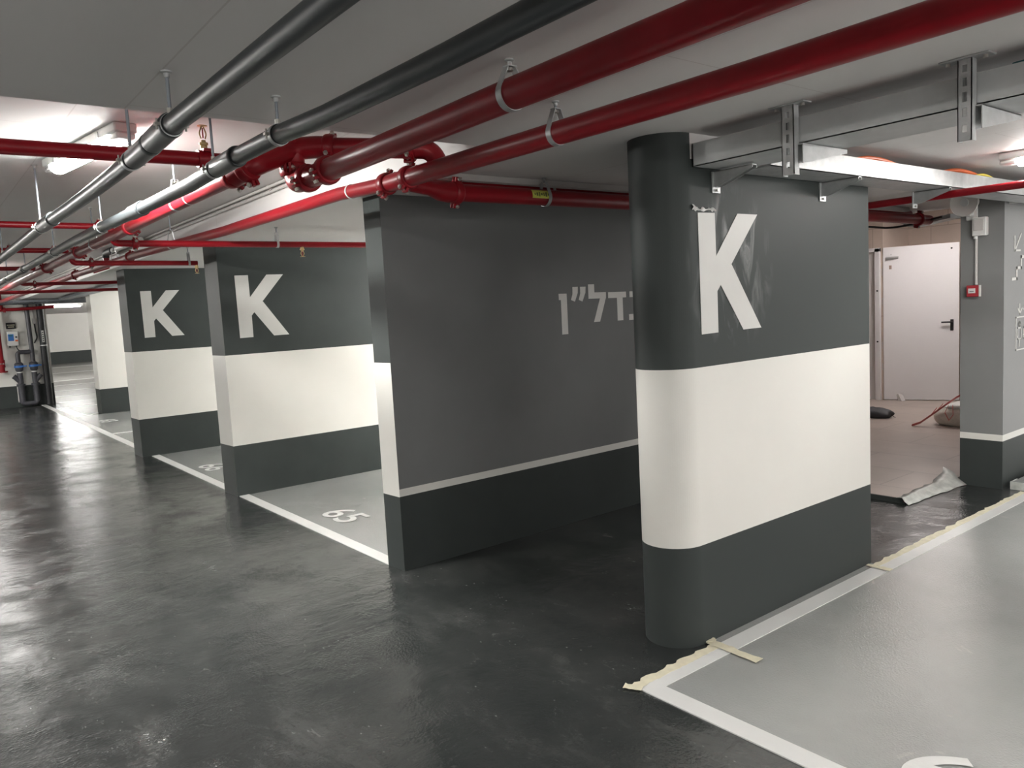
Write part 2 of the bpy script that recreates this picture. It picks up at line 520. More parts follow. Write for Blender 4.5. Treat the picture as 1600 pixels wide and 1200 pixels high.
# ceilings
c = mk('ceiling', MB().box(-2.806, 8, -6, 8.0, ZL, 2.75), M['ceil'], loc=(0, 0, ZL))
tag(c, 'low grey concrete slab overhead in the foreground', 'ceiling', kind='structure')
c = mk('ceiling', MB().box(-20.3, -2.806, 2.07, 8.0, ZL, 2.75), M['ceil'], loc=(-10, 5, ZL))
tag(c, 'low pale ceiling over the parking bays between the letter walls', 'ceiling', kind='structure')
c = mk('ceiling', MB().box(-46, -2.806, -6, 2.07, ZH, 2.75).box(-46, -20.3, 2.07, 12, ZH, 2.75), M['ceil'], loc=(-15, 0, ZH))
tag(c, 'raised white ceiling over the aisle around the lit tube lamp', 'ceiling', kind='structure')
c = mk('ceiling', MB().box(-7, -2.31, 8.0, 11.7, 2.66, 2.75), M['door'], loc=(-4, 10, 2.66))
tag(c, 'bright white ceiling of the lobby behind the red pipes', 'ceiling', kind='structure')

# banded walls -------------------------------------------------------
def banded(name, ring, bands, mats, label, override=None):
    """vertical wall over a closed outline, horizontal colour bands per side"""
    mb = MB()
    n = len(ring)
    for i in range(n):
        a, b = ring[i], ring[(i + 1) % n]
        bs = (override or {}).get(i, bands)
        for (z0, z1, mi) in bs:
            mb.add([(a[0], a[1], z0), (b[0], b[1], z0), (b[0], b[1], z1), (a[0], a[1], z1)], [(0, 1, 2, 3)], mi)
    zt = bands[-1][1]
    mb.add([(p[0], p[1], zt) for p in ring], [tuple(range(n))], bands[-1][2])
    mb.add([(p[0], p[1], bands[0][0]) for p in ring], [tuple(range(n))[::-1]], 0)
    cx = sum(p[0] for p in ring) / n; cy = sum(p[1] for p in ring) / n
    o = mk(name, mb, mats, loc=(cx, cy, 0), angle=30)
    tag(o, label, 'wall', kind='structure')
    return o

KB = [(0, 0.47, 0), (0.47, 1.302, 1), (1.302, ZL, 0)]
# front wall with a rounded end
xr, rad, yc, yb = -2.21, 0.155, 2.775, 4.316
ring = [(xr, yb)] + [(xr - 2 * rad, yb)]
for i in range(0, 49):
    a = math.pi + math.pi * i / 48
    ring.append((xr - rad + rad * math.cos(a), yc + rad * math.sin(a)))
KB1 = [(0, 0.47, 0), (0.47, 1.285, 1), (1.285, ZL, 0)]
flat = len(ring) - 1
k1 = banded('partition_wall', ring, KB1, [M['smear'], M['white'], M['ceil']],
            'nearest wall with a rounded column end, charcoal and white bands and a big K', {flat: KB1[:2] + [(1.285, 2.20, 0), (2.20, ZL, 2)]})
k2 = banded('partition_wall', [(-7.117, 2.29), (-7.117, 7.4), (-7.42, 7.4), (-7.42, 2.27)], KB, [M['dark'], M['white']],
            'second wall with a K, banded white and charcoal, just left of the plain grey wall')
k3 = banded('partition_wall', [(-10.29, 2.20), (-10.29, 7.4), (-10.66, 7.4), (-10.66, 2.19)], KB, [M['dark'], M['white']],
            'farthest wall with a K, banded white and charcoal, left of the second one')
GB = [(0, 0.472, 0), (0.472, 0.519, 1), (0.519, ZL, 2)]
gw = banded('partition_wall', [(-4.334, 2.304), (-4.15, 2.316), (-4.154, 7.4), (-4.334, 7.4)], KB, [M['dark'], M['white'], M['grey']],
            'plain dark grey wall with a thin white strip above its black skirting and Hebrew letters', {1: GB})
ww = banded('partition_wall', [(-16.36, 2.87), (-16.36, 7.4), (-16.72, 7.4), (-16.72, 2.86)], [(0, 0.47, 0), (0.47, ZL, 1)], [M['dark'], M['white']],
            'white wall with charcoal skirting beyond the farthest K wall')
PB = [(0, 0.375, 0), (0.375, 0.424, 1), (0.424, ZL, 2)]
pw = banded('partition_wall', [(-2.31, 6.53), (-2.31, 11.7), (-2.615, 11.7), (-2.615, 6.53)], PB, [M['dark'], M['white'], M['pgrey']],
            'grey pillar wall at right edge with stair and lift pictograms', None)
o = banded('wall_back', [(-20.0, 7.4), (-4.154, 7.4), (-4.154, 7.55), (-20.0, 7.55)], [(0, 0.47, 0), (0.47, ZL, 1)], [M['dark'], M['white']],
           'white back wall of the parking bays')
o = banded('wall_left', [(-20.3, -6), (-20.0, -6), (-20.0, 2.60), (-20.3, 2.60)], [(0, 0.47, 0), (0.47, ZH, 1)], [M['dark'], M['white']],
           'far white wall carrying the pump pipes and the control box')
o = banded('wall_front', [(-20.0, -6.15), (8, -6.15), (8, -6.0), (-20.0, -6.0)], [(0, 0.47, 0), (0.47, ZL, 1)], [M['dark'], M['white']],
           'white wall across the aisle behind the camera')
o = banded('wall_far', [(-45.3, -6), (-45.0, -6), (-45.0, 12), (-45.3, 12)], [(0, 0.59, 0), (0.59, ZH, 1)], [M['dark'], M['white']],
           'most distant white wall with charcoal skirting at the end of the far parking area')
o = banded('wall_side', [(-45, 11.9), (-16.5, 11.9), (-16.5, 12), (-45, 12)], [(0, 0.47, 0), (0.47, ZH, 1)], [M['dark'], M['white']],
           'white side wall of the far parking area')

def letter(parent, poly, X, mat, label, name='painted_letter', t=0.002):
    mb = MB()
    for pl in poly:
        mb.prism([(X + 0.0005, y, z) for y, z in pl], (t, 0, 0))
    o = mk(name, mb, mat, parent)
    o['label'] = label
    return o

K = [(2.814, 1.970), (2.934, 1.972), (2.936, 1.78), (3.103, 1.974), (3.258, 1.974), (3.048, 1.743), (3.272, 1.437), (3.128, 1.436), (2.964, 1.650), (2.938, 1.622), (2.937, 1.434), (2.817, 1.432)]
letter(k1, [K], -2.21, M['letter'], 'big pale painted letter K')
rnd = random.Random(5)
sv, sf = [], []
for i in range(15):
    y = 2.775 + i * 0.0118
    a_, b_ = 1.978 + rnd.uniform(-0.004, 0.006), 1.990 + rnd.uniform(-0.004, 0.007) + (0.012 if i < 2 else 0)
    sv += [(-2.2085, y, a_), (-2.2085 + rnd.uniform(0.004, 0.012), y, (a_ + b_) / 2), (-2.2085, y, b_)]
for i in range(14):
    for k in range(2):
        sf.append((i * 3 + k, i * 3 + k + 1, i * 3 + k + 4, i * 3 + k + 3))
o = mk('tape_scrap', MB().add(sv, sf), M['whitep'], k1, angle=80)
o['label'] = 'crumpled scrap of pale tape above the letter'
y0, z0 = 2.814, 1.432
K2 = [(2.435 + (y - y0) * 1.03, 1.452 + (z - z0) * 1.055) for y, z in K]
letter(k2, [K2], -7.117, M['letter'], 'pale painted letter K')
K3 = [(2.357 + (y - y0) * 1.03, 1.468 + (z - z0) * 1.055) for y, z in K]
letter(k3, [K3], -10.29, M['letter'], 'pale painted letter K')
HEB = dict(
    nun_sofit=[[(3.706, 1.676), (3.781, 1.675), (3.780, 1.385), (3.723, 1.385), (3.725, 1.631), (3.706, 1.631)]],
    gershayim=[[(3.842, 1.72), (3.893, 1.721), (3.890, 1.677), (3.859, 1.615), (3.822, 1.628), (3.839, 1.667)],
               [(3.917, 1.72), (3.971, 1.72), (3.966, 1.675), (3.934, 1.613), (3.898, 1.626), (3.916, 1.671)]],
    lamed=[[(3.998, 1.735), (4.058, 1.735), (4.058, 1.675), (4.178, 1.674), (4.176, 1.633), (4.105, 1.457), (4.044, 1.457), (4.114, 1.629), (3.998, 1.630)]],
    dalet=[[(4.201, 1.672), (4.394, 1.671), (4.394, 1.628), (4.355, 1.628), (4.354, 1.455), (4.294, 1.455), (4.295, 1.627), (4.201, 1.628)]],
    nun=[[(4.434, 1.671), (4.545, 1.671), (4.545, 1.452), (4.420, 1.452), (4.420, 1.497), (4.487, 1.497), (4.487, 1.627), (4.434, 1.627)]])
for k, pl in HEB.items():
    letter(gw, pl, -4.1518, M['pale'], 'pale painted Hebrew letter', t=0.003)

def strokes(parent, paths, X, w, mat, label, name):
    mb = MB()
    for p in paths:
        for a, b in zip(p[:-1], p[1:]):
            a, b = Vector((0, *a)), Vector((0, *b))
            d = (b - a).normalized()
            nn = Vector((0, -d.z, d.y)) * w / 2
            a2, b2 = a - d * w / 2, b + d * w / 2
            mb.prism([Vector((X + 0.0006, 0, 0)) + q for q in (a2 - nn, b2 - nn, b2 + nn, a2 + nn)], (0.002, 0, 0))
    o = mk(name, mb, mat, parent)
    o['label'] = label
    return o
strokes(pw, [[(6.852, 1.949), (6.735, 1.822)], [(6.728, 1.928), (6.733, 1.822), (6.836, 1.824)]], -2.31, 0.014, M['pale'], 'pale painted arrow', 'painted_arrow')
strokes(pw, [[(6.688, 1.606), (6.773, 1.608), (6.773, 1.690), (6.859, 1.691), (6.860, 1.774), (6.945, 1.775), (6.945, 1.857), (7.03, 1.857)]], -2.31, 0.022, M['pale'], 'pale painted stair symbol', 'painted_stairs')
strokes(pw, [[(6.838, 1.41), (6.842, 1.336)], [(6.806, 1.376), (6.842, 1.336), (6.886, 1.377)], [(6.96, 1.336), (6.96, 1.41)], [(6.92, 1.37), (6.96, 1.41), (7.0, 1.37)]], -2.31, 0.012, M['pale'], 'pale painted up and down arrows', 'painted_arrow')
circ = lambda cy, cz, r: [(cy + r * math.cos(t * math.pi / 6), cz + r * math.sin(t * math.pi / 6)) for t in range(13)]
strokes(pw, [[(6.771, 1.31), (7.15, 1.31), (7.15, 1.058), (6.771, 1.058), (6.771, 1.31)]] + sum([[circ(cy, 1.258, 0.018), [(cy - 0.034, 1.226), (cy + 0.034, 1.226), (cy + 0.034, 1.142), (cy - 0.034, 1.142), (cy - 0.034, 1.226)], [(cy, 1.14), (cy, 1.085)]] for cy in (6.837, 6.96, 7.083)], []), -2.31, 0.010, M['pale'], 'pale painted lift symbol', 'painted_lift')

# lobby --------------------------------------------------------------
o = mk('floor', MB().box(-7, -2.66, 5.70, 11.7, 0.0, 0.035), M['tilef'], loc=(-4.5, 8, 0.035))
tag(o, 'beige tiled lobby floor behind the nearest K wall', 'floor', kind='structure')
o2 = mk('tile_edge', MB().box(-4.1, -2.655, 5.68, 5.70, 0.0, 0.036), M['dark'], o)
o = mk('wall_rear', MB().box(-5.26, -2.615, 11.40, 11.55, 0, 2.66), M['tilew'], loc=(-4, 11.4, 0))
tag(o, 'beige tiled lobby wall behind the open white door', 'wall', kind='structure')
o = mk('wall_rear', MB().box(-7, -6.28, 10.66, 11.55, 0, 2.66).box(-6.28, -5.30, 10.66, 11.55, 2.13, 2.66).box(-5.30, -5.26, 10.66, 11.55, 0, 2.66), M['tilew'], loc=(-6, 10.66, 0))
tag(o, 'beige tiled lobby wall above the door frame', 'wall', kind='structure')
o = mk('wall_side', MB().box(-7.1, -7.0, 7.55, 11.7, 0, 2.66), M['tilew'], loc=(-7, 9, 0))
tag(o, 'beige lobby wall hidden behind the grey wall', 'wall', kind='structure')
d2 = mk('door_2', MB().box(-6.20, -5.36, 10.67, 10.71, 0.04, 2.08), M['door'], loc=(-5.8, 10.69, 0.035))
tag(d2, 'closed white door in a white frame, cut off by the nearest K wall', 'door', kind='structure')
mk('door_frame', MB().box(-5.36, -5.29, 10.62, 10.74, 0.035, 2.13).box(-6.28, -6.20, 10.62, 10.74, 0.035, 2.13).box(-6.28, -5.29, 10.62, 10.74, 2.08, 2.135), M['door'], d2, bevel=0.004)
mk('seal', MB().box(-5.372, -5.358, 10.655, 10.668, 0.04, 2.08), M['rubber'], d2)
for z in (0.85, 1.55):
    mk('frame_screw', MB().cyl((-5.32, 10.612, z), (-5.32, 10.625, z), 0.012, 10), M['hole'], d2)
A, B = Vector((-5.262, 10.67, 0)), Vector((-4.425, 11.02, 0))
dd = (B - A).normalized(); nn = Vector((dd.y, -dd.x, 0))
up = Vector((0, 0, 1))
L_ = (B - A).length
d1 = mk('door_1', MB().obox((A + B) / 2 + up * 1.087, dd, nn, up, L_ / 2, 0.025, 1.045), M['door'], loc=(A + B) / 2 + up * 0.04, bevel=0.004)
tag(d1, 'white steel fire door standing open in the lobby', 'door', kind='structure')
front = lambda s, z, o_=0.026: A + dd * s + nn * o_ + up * z
h = mk('door_handle', MB().obox(front(L_ - 0.085, 1.05, 0.032), dd, nn, up, 0.02, 0.006, 0.075), M['rubber'], d1, bevel=0.01)
mk('lever', MB().tube(fillet([front(L_ - 0.085, 1.09, 0.03), front(L_ - 0.085, 1.09, 0.075), front(L_ - 0.21, 1.09, 0.075)], 0.02), 0.011, 12), M['rubber'], h)
mk('door_closer', MB().obox(front(0.115, 1.99, 0.04), dd, nn, up, 0.075, 0.016, 0.014).obox(front(0.085, 1.972, 0.04), (dd * 0.9 + up * -0.0).normalized(), nn, up, 0.05, 0.01, 0.008), M['steel'], d1, bevel=0.004)
mk('bumper', MB().cyl(front(0.10, 2.03), front(0.10, 2.03, 0.04), 0.01, 12), M['steel'], d1)
s_ = mk('door_sticker', MB().obox(front(0.09, 1.86, 0.0262), dd, nn, up, 0.016, 0.0008, 0.026), M['brown'], d1)
mk('bolt_hole', MB().cyl(front(L_ - 0.09, 2.06, 0.02), front(L_ - 0.09, 2.06, 0.029), 0.012, 12), M['hole'], d1)
for z in (0.45, 0.75, 1.35, 1.75):
    mk('hinge', MB().cyl(A + nn * 0.0 + dd * -0.012 + up * (z), A + dd * -0.012 + up * (z + 0.10), 0.009, 10), M['steel'], d1)

# ---------------------------------------------------------------- lamps
def lamp(x, y, z, ang, label, L=1.22, strength='tube', drop=0.085):
    d = Vector((math.cos(ang), math.sin(ang), 0)); n_ = Vector((-d.y, d.x, 0))
    t = tag(empty('tube_lamp', (x, y, z)), label, 'lamp', 'tube lamps')
    c = Vector((x, y, z))
    mk('lamp_body', MB().obox(c - up * 0.022, d, n_, up, L / 2, 0.05, 0.022), M['whitep'], t, bevel=0.008)
    # lit half-round cover
    n = 14
    prof = [(0.046 * math.cos(math.pi * i / n), -0.044 - (drop - 0.044) * math.sin(math.pi * i / n)) for i in range(n + 1)]
    a, b = c - d * (L / 2 - 0.09), c + d * (L / 2 - 0.09)
    v = [e + n_ * p + up * q for e in (a, b) for (p, q) in prof]
    k = n + 1
    mb = MB()
    for i in range(n):
        mb.add([v[i], v[i + 1], v[k + i + 1], v[k + i]], [(0, 1, 2, 3)], 0 if 4 <= i < n - 4 else 1)
    mb.add(v, [tuple(range(k))[::-1], tuple(range(k, 2 * k))], 1)
    mk('diffuser', mb, [M[strength], M['tube_low']], t)
    for s in (-1, 1):
        mk('end_cap', MB().obox(c + d * s * (L / 2 - 0.045) - up * 0.056, d, n_, up, 0.043, 0.042, 0.014), M['whitep'], t, bevel=0.01)
    for s in (-0.4, 0.4):
        mk('clip', MB().obox(c + d * s * L * 0.75 - up * 0.03, d, n_, up, 0.012, 0.056, 0.018), M['steel'], t)
    return t
lamp(-4.27, 0.80, ZH, 0.15, 'lit tube lamp on the raised ceiling, crossed by the left black pipe', L=1.0, strength='tube_main')
lamp(-12.2, 0.80, ZH, 0.0, 'tube lamp over the aisle, second from the camera, behind the pipes', strength='tube_low')
lamp(-30.0, 4.41, ZH, math.pi / 2, 'small lit tube lamp far away beside the pump wall', strength='tube_hi')
lamp(-17.0, 0.80, ZH, 0.0, 'added unseen tube lamp over the aisle just before the pump wall', strength='tube')  # unseen lamp, added to brighten the pump wall
lamp(-1.17, 4.98, ZL, 0.0, 'lit tube lamp at right edge above the cable tray', strength='tube_right')
def fill_tube(x, y, z, ang, zc, label, L=1.2, mat='tube'):  # unseen bare tubes, added as fill light for ceilings and walls
    d = Vector((math.cos(ang), math.sin(ang), 0)); c = Vector((x, y, z))
    t = tag(empty('fill_tube_lamp', (x, y, zc)), label, 'lamp', 'added fill tube lamps out of view')
    mk('tube', MB().cyl(c - d * (L / 2 - 0.03), c + d * (L / 2 - 0.03), 0.019, 16), M[mat], t)
    for s in (-1, 1):
        mk('lamp_holder', MB().cyl(c + d * s * (L / 2 - 0.03), c + d * s * L / 2, 0.026, 16), M['whitep'], t)
        mk('wire', MB().cyl(c + d * s * (L / 2 - 0.015) + up * 0.02, c + d * s * (L / 2 - 0.015) + up * (zc - z), 0.003, 6), M['galv'], t)
fill_tube(2.6, 1.4, 1.98, math.pi / 2, ZL, 'added fill tube lamp hung from the slab right of the camera', mat='tube')
fill_tube(2.2, 4.2, 1.98, math.pi / 2, ZL, 'added fill tube lamp hung over the bay right of the camera', mat='tube_right')
fill_tube(1.2, 2.6, 2.0, 0.0, ZL, 'added fill tube lamp hung just right of the picture', mat='tube')
fill_tube(-0.3, -2.4, 1.95, 0.0, ZL, 'added fill tube lamp hung from the slab behind the camera')
fill_tube(-2.2, -3.4, 1.95, math.pi / 2, ZL, 'added fill tube lamp hung from the slab across the aisle')
fill_tube(5.2, -1.5, 1.95, 0.0, ZL, 'added fill tube lamp hung from the slab far behind the camera')
fill_tube(-5.75, 5.3, 1.95, math.pi / 2, ZL, 'added fill tube lamp over the bay behind the plain grey wall', mat='tube_hi')
fill_tube(-8.9, 5.2, 1.95, math.pi / 2, ZL, 'added fill tube lamp over the bay behind the second K wall', mat='tube_hi')
fill_tube(-13.6, 5.2, 1.95, math.pi / 2, ZL, 'added fill tube lamp over the bays behind the farthest K wall', mat='tube_hi')
fill_tube(-6.5, -3.2, 2.05, math.pi / 2, ZH, 'added fill tube lamp across the aisle, left of the picture', mat='fill_soft')
fill_tube(-11.5, -3.2, 2.05, math.pi / 2, ZH, 'added fill tube lamp across the aisle, far left of the picture', mat='fill_soft')
fill_tube(-16.5, -3.2, 2.05, math.pi / 2, ZH, 'added fill tube lamp across the aisle near the pump wall', mat='fill_far')
fill_tube(-24.5, 8.6, 2.05, math.pi / 2, ZH, 'added fill tube lamp in the far parking area, right side', mat='fill_far')
fill_tube(-36.0, 10.2, 2.05, math.pi / 2, ZH, 'added fill tube lamp in the far corner of the far parking area', mat='fill_far')
fill_tube(-26.0, -2.5, 2.05, math.pi / 2, ZH, 'added fill tube lamp behind the pump wall', mat='fill_far')
t = tag(empty('panel_lamp', (-4.15, 9.81, 2.66)), 'bright square panel lamp in the lobby ceiling behind red pipes', 'lamp')
mk('lamp_frame', MB().box(-4.37, -3.93, 9.49, 10.13, 2.63, 2.66), M['whitep'], t, bevel=0.004)
mk('diffuser', MB().box(-4.34, -3.96, 9.52, 10.10, 2.622, 2.632), M['panel'], t)

# ---------------------------------------------------------------- pipe fittings
def bolt(parent, p, d, L=0.05, r=0.007):
    p, d = Vector(p), Vector(d).normalized()
    mb = MB().cyl(p - d * L / 2, p + d * L / 2, r * 0.65, 8)
    mb.cyl(p - d * L / 2, p - d * (L / 2 - 0.011), r * 1.5, 6)
    mb.cyl(p + d * (L / 2 - 0.014), p + d * (L / 2 - 0.004), r * 1.5, 6)
    return mk('bolt', mb, M['bolt'], parent)

def coupling(pipe, p, d, r, ear=(0, 1, 0), w=0.05):
    """grooved two-piece clamp with bolted ears; ear = direction the ears point to"""
    p, d = Vector(p), Vector(d).normalized()
    mb = MB().ring(p, d, [(-w / 2, r * 1.02), (-w / 2, r * 1.16), (-w * 0.36, r * 1.27), (-w * 0.2, r * 1.30), (w * 0.2, r * 1.30), (w * 0.36, r * 1.27), (w / 2, r * 1.16), (w / 2, r * 1.02)])
    e = Vector(ear); e = (e - d * e.dot(d)).normalized()
    h_ = d.cross(e)
    for s in (-1, 1):
        for k in (-1, 1):
            mb.obox(p + e * s * (r * 1.42) + h_ * k * 0.011, d, e, h_, w * 0.36, r * 0.28, 0.007)
    c_ = mk('coupling', mb, M['red'], pipe, bevel=0.002)
    for s in (-1, 1):
        bolt(c_, p + e * s * (r * 1.5), h_, 0.062)
    return c_

def pipe_thing(name, path, r, mat, label, cat='pipe', n=24, group=None):
    o = mk(name, MB().tube(path, r, n), mat)
    tag(o, label, cat, group)
    return o

def sprinkler(parent, p, upright=False):
    p = Vector(p); s = 1.35 if upright else -1.1
    sp = mk('sprinkler_head', MB().ring(p, (0, 0, s), [(-0.005, 0.014), (0.012, 0.014), (0.014, 0.018), (0.024, 0.018), (0.026, 0.010), (0.034, 0.009)], 12), M['brass'], parent)
    mb = MB()
    for k in (-1, 1):
        mb.tube(fillet([p + Vector((0, k * 0.008, s * 0.03)), p + Vector((0, k * 0.015, s * 0.045)), p + Vector((0, k * 0.003, s * 0.068))], 0.01, 4), 0.0028, 8)
    mk('frame_arms', mb, M['brass'], sp)
    mk('bulb', MB().cyl(p + Vector((0, 0, s * 0.032)), p + Vector((0, 0, s * 0.062)), 0.0028, 8), M['redb'], sp)
    mk('deflector', MB().ring(p, (0, 0, s), [(0.067 * abs(s), 0.004), (0.0675 * abs(s), 0.020), (0.0695 * abs(s), 0.020), (0.071 * abs(s), 0.004)], 16), M['brass'], sp)
    return sp

def strap_hanger(x, y, z, r, ztop, label, axis='X', group='strap hangers on the red pipes', w=0.025):
    """pear-shaped flat strap round a pipe, hung from a rod"""
    ax = Vector((1, 0, 0)) if axis == 'X' else Vector((0, 1, 0))
    sd = Vector((0, 1, 0)) if axis == 'X' else Vector((1, 0, 0))
    c_ = Vector((x, y, z))
    t = tag(empty('pipe_hanger', (x, y, ztop)), label, 'pipe hanger', group)
    R = r + 0.002
    hgt = r + min(0.085, (ztop - z - r) * 0.6)
    pts = [c_ + sd * 0.014 + up * hgt]
    for i in range(0, 21):
        a = math.radians(20) - math.radians(220) * i / 20
        pts.append(c_ + sd * R * math.cos(a) + up * R * math.sin(a))
    pts.append(c_ - sd * 0.014 + up * hgt)
    mb = MB().band(pts, ax, w, 0.0025)
    mb.obox(c_ + up * (hgt + 0.001), ax, sd, up, w / 2, 0.016, 0.0015)
    mk('strap', mb, M['galv'], t)
    mk('rod', MB().cyl(c_ + up * (hgt - 0.012), (x, y, ztop), 0.0045, 8), M['rod'], t)
    mk('nut', MB().cyl(c_ + up * (hgt - 0.012), c_ + up * (hgt - 0.003), 0.010, 6), M['bolt'], t)
    mk('anchor', MB().ring((x, y, ztop), (0, 0, -1), [(0, 0.013), (0.004, 0.013), (0.007, 0.007), (0.016, 0.007)], 12), M['galv'], t)
    return t

def clamp_hanger(x, y, z, r, ztop, label, group):
    """round pipe clamp on a threaded rod"""
    t = tag(empty('pipe_hanger', (x, y, ztop)), label, 'pipe hanger', group)
    c_ = Vector((x, y, z))
    mk('clamp_ring', MB().ring(c_, (1, 0, 0), [(-0.011, r), (-0.011, r + 0.0035), (0.011, r + 0.0035), (0.011, r)], 28), M['galv'], t)
    mk('rubber_liner', MB().ring(c_, (1, 0, 0), [(-0.014, r), (-0.014, r + 0.0018), (0.014, r + 0.0018), (0.014, r)], 28), M['rubber'], t)
    for s in (-1, 1):
        mk('clamp_screw', MB().obox(c_ + Vector((0, s * (r + 0.009), 0)), (1, 0, 0), (0, 1, 0), (0, 0, 1), 0.009, 0.008, 0.004).cyl(c_ + Vector((0, s * (r + 0.010), -0.014)), c_ + Vector((0, s * (r + 0.010), 0.016)), 0.003, 8), M['bolt'], t)
    mk('rod', MB().cyl(c_ + up * (r + 0.002), (x, y, ztop), 0.005, 10), M['rod'], t)
    mk('nut', MB().cyl(c_ + up * (r + 0.002), c_ + up * (r + 0.018), 0.009, 6), M['bolt'], t)
    mk('anchor', MB().ring((x, y, ztop), (0, 0, -1), [(0, 0.016), (0.004, 0.016), (0.006, 0.008), (0.018, 0.008)], 12), M['galv'], t)
    return t

# black drain pipes ---------------------------------------------------
def sleeve(parent, a, b, r):
    a, b = Vector(a), Vector(b)
    d = (b - a); L = d.length
    mk('sleeve', MB().ring(a, d, [(0, r * 1.0), (0, r * 1.15), (0.012, r * 1.2), (L - 0.03, r * 1.2), (L - 0.022, r * 1.26), (L - 0.006, r * 1.26), (L, r * 1.18), (L, r)], 28), M['pvc'], parent)

Y1, R1 = 0.663, 0.028
pts = [(5.0, Y1, 2.150), (-0.5, Y1, 2.158), (-1.68, Y1, 2.161), (-2.32, Y1, 2.162), (-2.70, Y1, 2.150), (-3.43, Y1, 2.149), (-3.97, Y1, 2.153), (-4.8, Y1, 2.168), (-5.66, Y1, 2.167), (-7.1, Y1, 2.174), (-12, Y1, 2.18), (-18.6, Y1, 2.18)]
p1 = pipe_thing('drain_pipe', pts, R1, M['pvc'], 'left black plastic pipe under the ceiling, nearest the lit tube lamp')
sleeve(p1, (-2.56, Y1, 2.156), (-2.34, Y1, 2.163), R1)
sleeve(p1, (-2.80, Y1, 2.150), (-2.565, Y1, 2.155), R1 * 0.97)
sleeve(p1, (-4.87, Y1, 2.168), (-4.50, Y1, 2.163), R1)
sleeve(p1, (-8.9, Y1, 2.176), (-8.6, Y1, 2.176), R1)
Y2, R2 = 1.02, 0.030
pts = [(5.0, Y2, 2.150), (-0.5, Y2, 2.158), (-1.47, Y2, 2.162), (-2.09, Y2, 2.172), (-2.42, Y2, 2.188), (-2.93, Y2, 2.193), (-3.4, Y2, 2.182), (-3.9, Y2, 2.187), (-4.4, Y2, 2.194), (-5.2, Y2, 2.209), (-6.1, Y2, 2.219), (-8.8, Y2, 2.224), (-12, Y2, 2.224), (-18.6, Y2, 2.22)]
p2 = pipe_thing('drain_pipe', pts, R2, M['pvc'], 'right black plastic pipe under the ceiling, beside the upper red main')
sleeve(p2, (-3.07, Y2, 2.191), (-2.83, Y2, 2.193), R2)
sleeve(p2, (-4.46, Y2, 2.196), (-4.22, Y2, 2.192), R2)
sleeve(p2, (-9.2, Y2, 2.223), (-8.9, Y2, 2.224), R2)
ords = ['nearest', 'second', 'third', 'fourth', 'fifth', 'sixth']
for i, (x, z, zt) in enumerate([(-2.345, 2.162, ZL), (-2.83, 2.150, ZH), (-4.92, 2.168, ZH), (-6.9, 2.174, ZH), (-9.5, 2.177, ZH)]):
    clamp_hanger(x, Y1, z, R1 * (1.22 if i in () else 1.0) + 0.001, zt, ords[i] + ' steel rod clamp holding the left black pipe', 'rod clamps on the left black pipe')
for i, (x, z, zt) in enumerate([(-2.45, 2.189, ZL), (-3.10, 2.190, ZH), (-5.22, 2.209, ZH), (-7.03, 2.221, ZH), (-8.83, 2.224, ZH), (-10.4, 2.224, ZH)]):
    clamp_hanger(x, Y2, z, R2 + 0.001, zt, ords[i] + ' steel rod clamp holding the right black pipe', 'rod clamps on the right black pipe')

# red mains -------------------------------------------------------------
Y3, Z3, R3 = 1.46, 2.205, 0.046
p3 = pipe_thing('sprinkler_main', fillet([(5.0, Y3, 2.21), (-1.8, Y3, 2.212), (-3.36, Y3, 2.203), (-3.372, Y3, 2.285)], 0.075, 10), R3, M['red'], 'thick upper red main pipe crossing overhead, ending in the cluster of red joints')
coupling(p3, (-3.03, Y3, 2.204), (1, 0, 0), R3, (0, 0.9, 0.35))
coupling(p3, (-3.225, Y3, 2.203), (1, 0, 0), R3, (0, 0.9, 0.35))
coupling(p3, (-3.372, Y3, 2.262), (0, 0, 1), R3 * 1.04, (0.75, -0.66, 0), 0.058)
strap_hanger(-1.80, Y3, 2.212, R3, ZL, 'steel strap hanger round the upper red main in the foreground')
# fitting above the joint: one outlet to the far main, one across to the lower main
p3c = pipe_thing('pipe_tee', fillet([(-3.40, 1.205, 2.228), (-3.28, 1.235, 2.25), (-3.372, Y3, 2.352), (-3.33, 1.545, 2.362), (-3.30, 1.60, 2.36)], 0.10, 8), 0.049, M['red'], 'fat red tee fitting where the upper red main meets its branches', 'pipe fitting')
mk('tee_body', MB().ring((-3.372, Y3, 2.286), (0, 0, 1), [(0, 0.046), (0.012, 0.052), (0.05, 0.054), (0.09, 0.052), (0.115, 0.036), (0.122, 0.0)], 28), M['red'], p3c)
coupling(p3c, (-3.305, 1.225, 2.243), (0.85, 0.3, 0.2), 0.046, (0.2, 0.3, -0.9))
p3b = pipe_thing('sprinkler_main', [(-3.41, 1.205, 2.226), (-4.5, 1.205, 2.230), (-5.9, 1.205, 2.226), (-7.8, 1.21, 2.232), (-12, 1.215, 2.228), (-18.6, 1.22, 2.22)], 0.036, M['red'], 'red main pipe running away beside the right black pipe beyond the joint cluster')
for x in (-3.44, -5.36, -7.15, -8.9):
    coupling(p3b, (x, 1.206, 2.228), (1, 0, 0), 0.038, (0, 0.75, -0.66))
mk('ring_mark', MB().ring((-4.06, 1.205, 2.229), (1, 0, 0), [(-0.006, 0.036), (-0.006, 0.0375), (0.006, 0.0375), (0.006, 0.036)], 24), M['whitep'], p3b)
strap_hanger(-4.30, 1.205, 2.230, 0.036, ZH, 'steel strap hanger round the far red main beside the right black pipe, nearest one')
strap_hanger(-6.5, 1.205, 2.228, 0.036, ZH, 'steel strap hanger round the far red main beside the right black pipe, farther one')
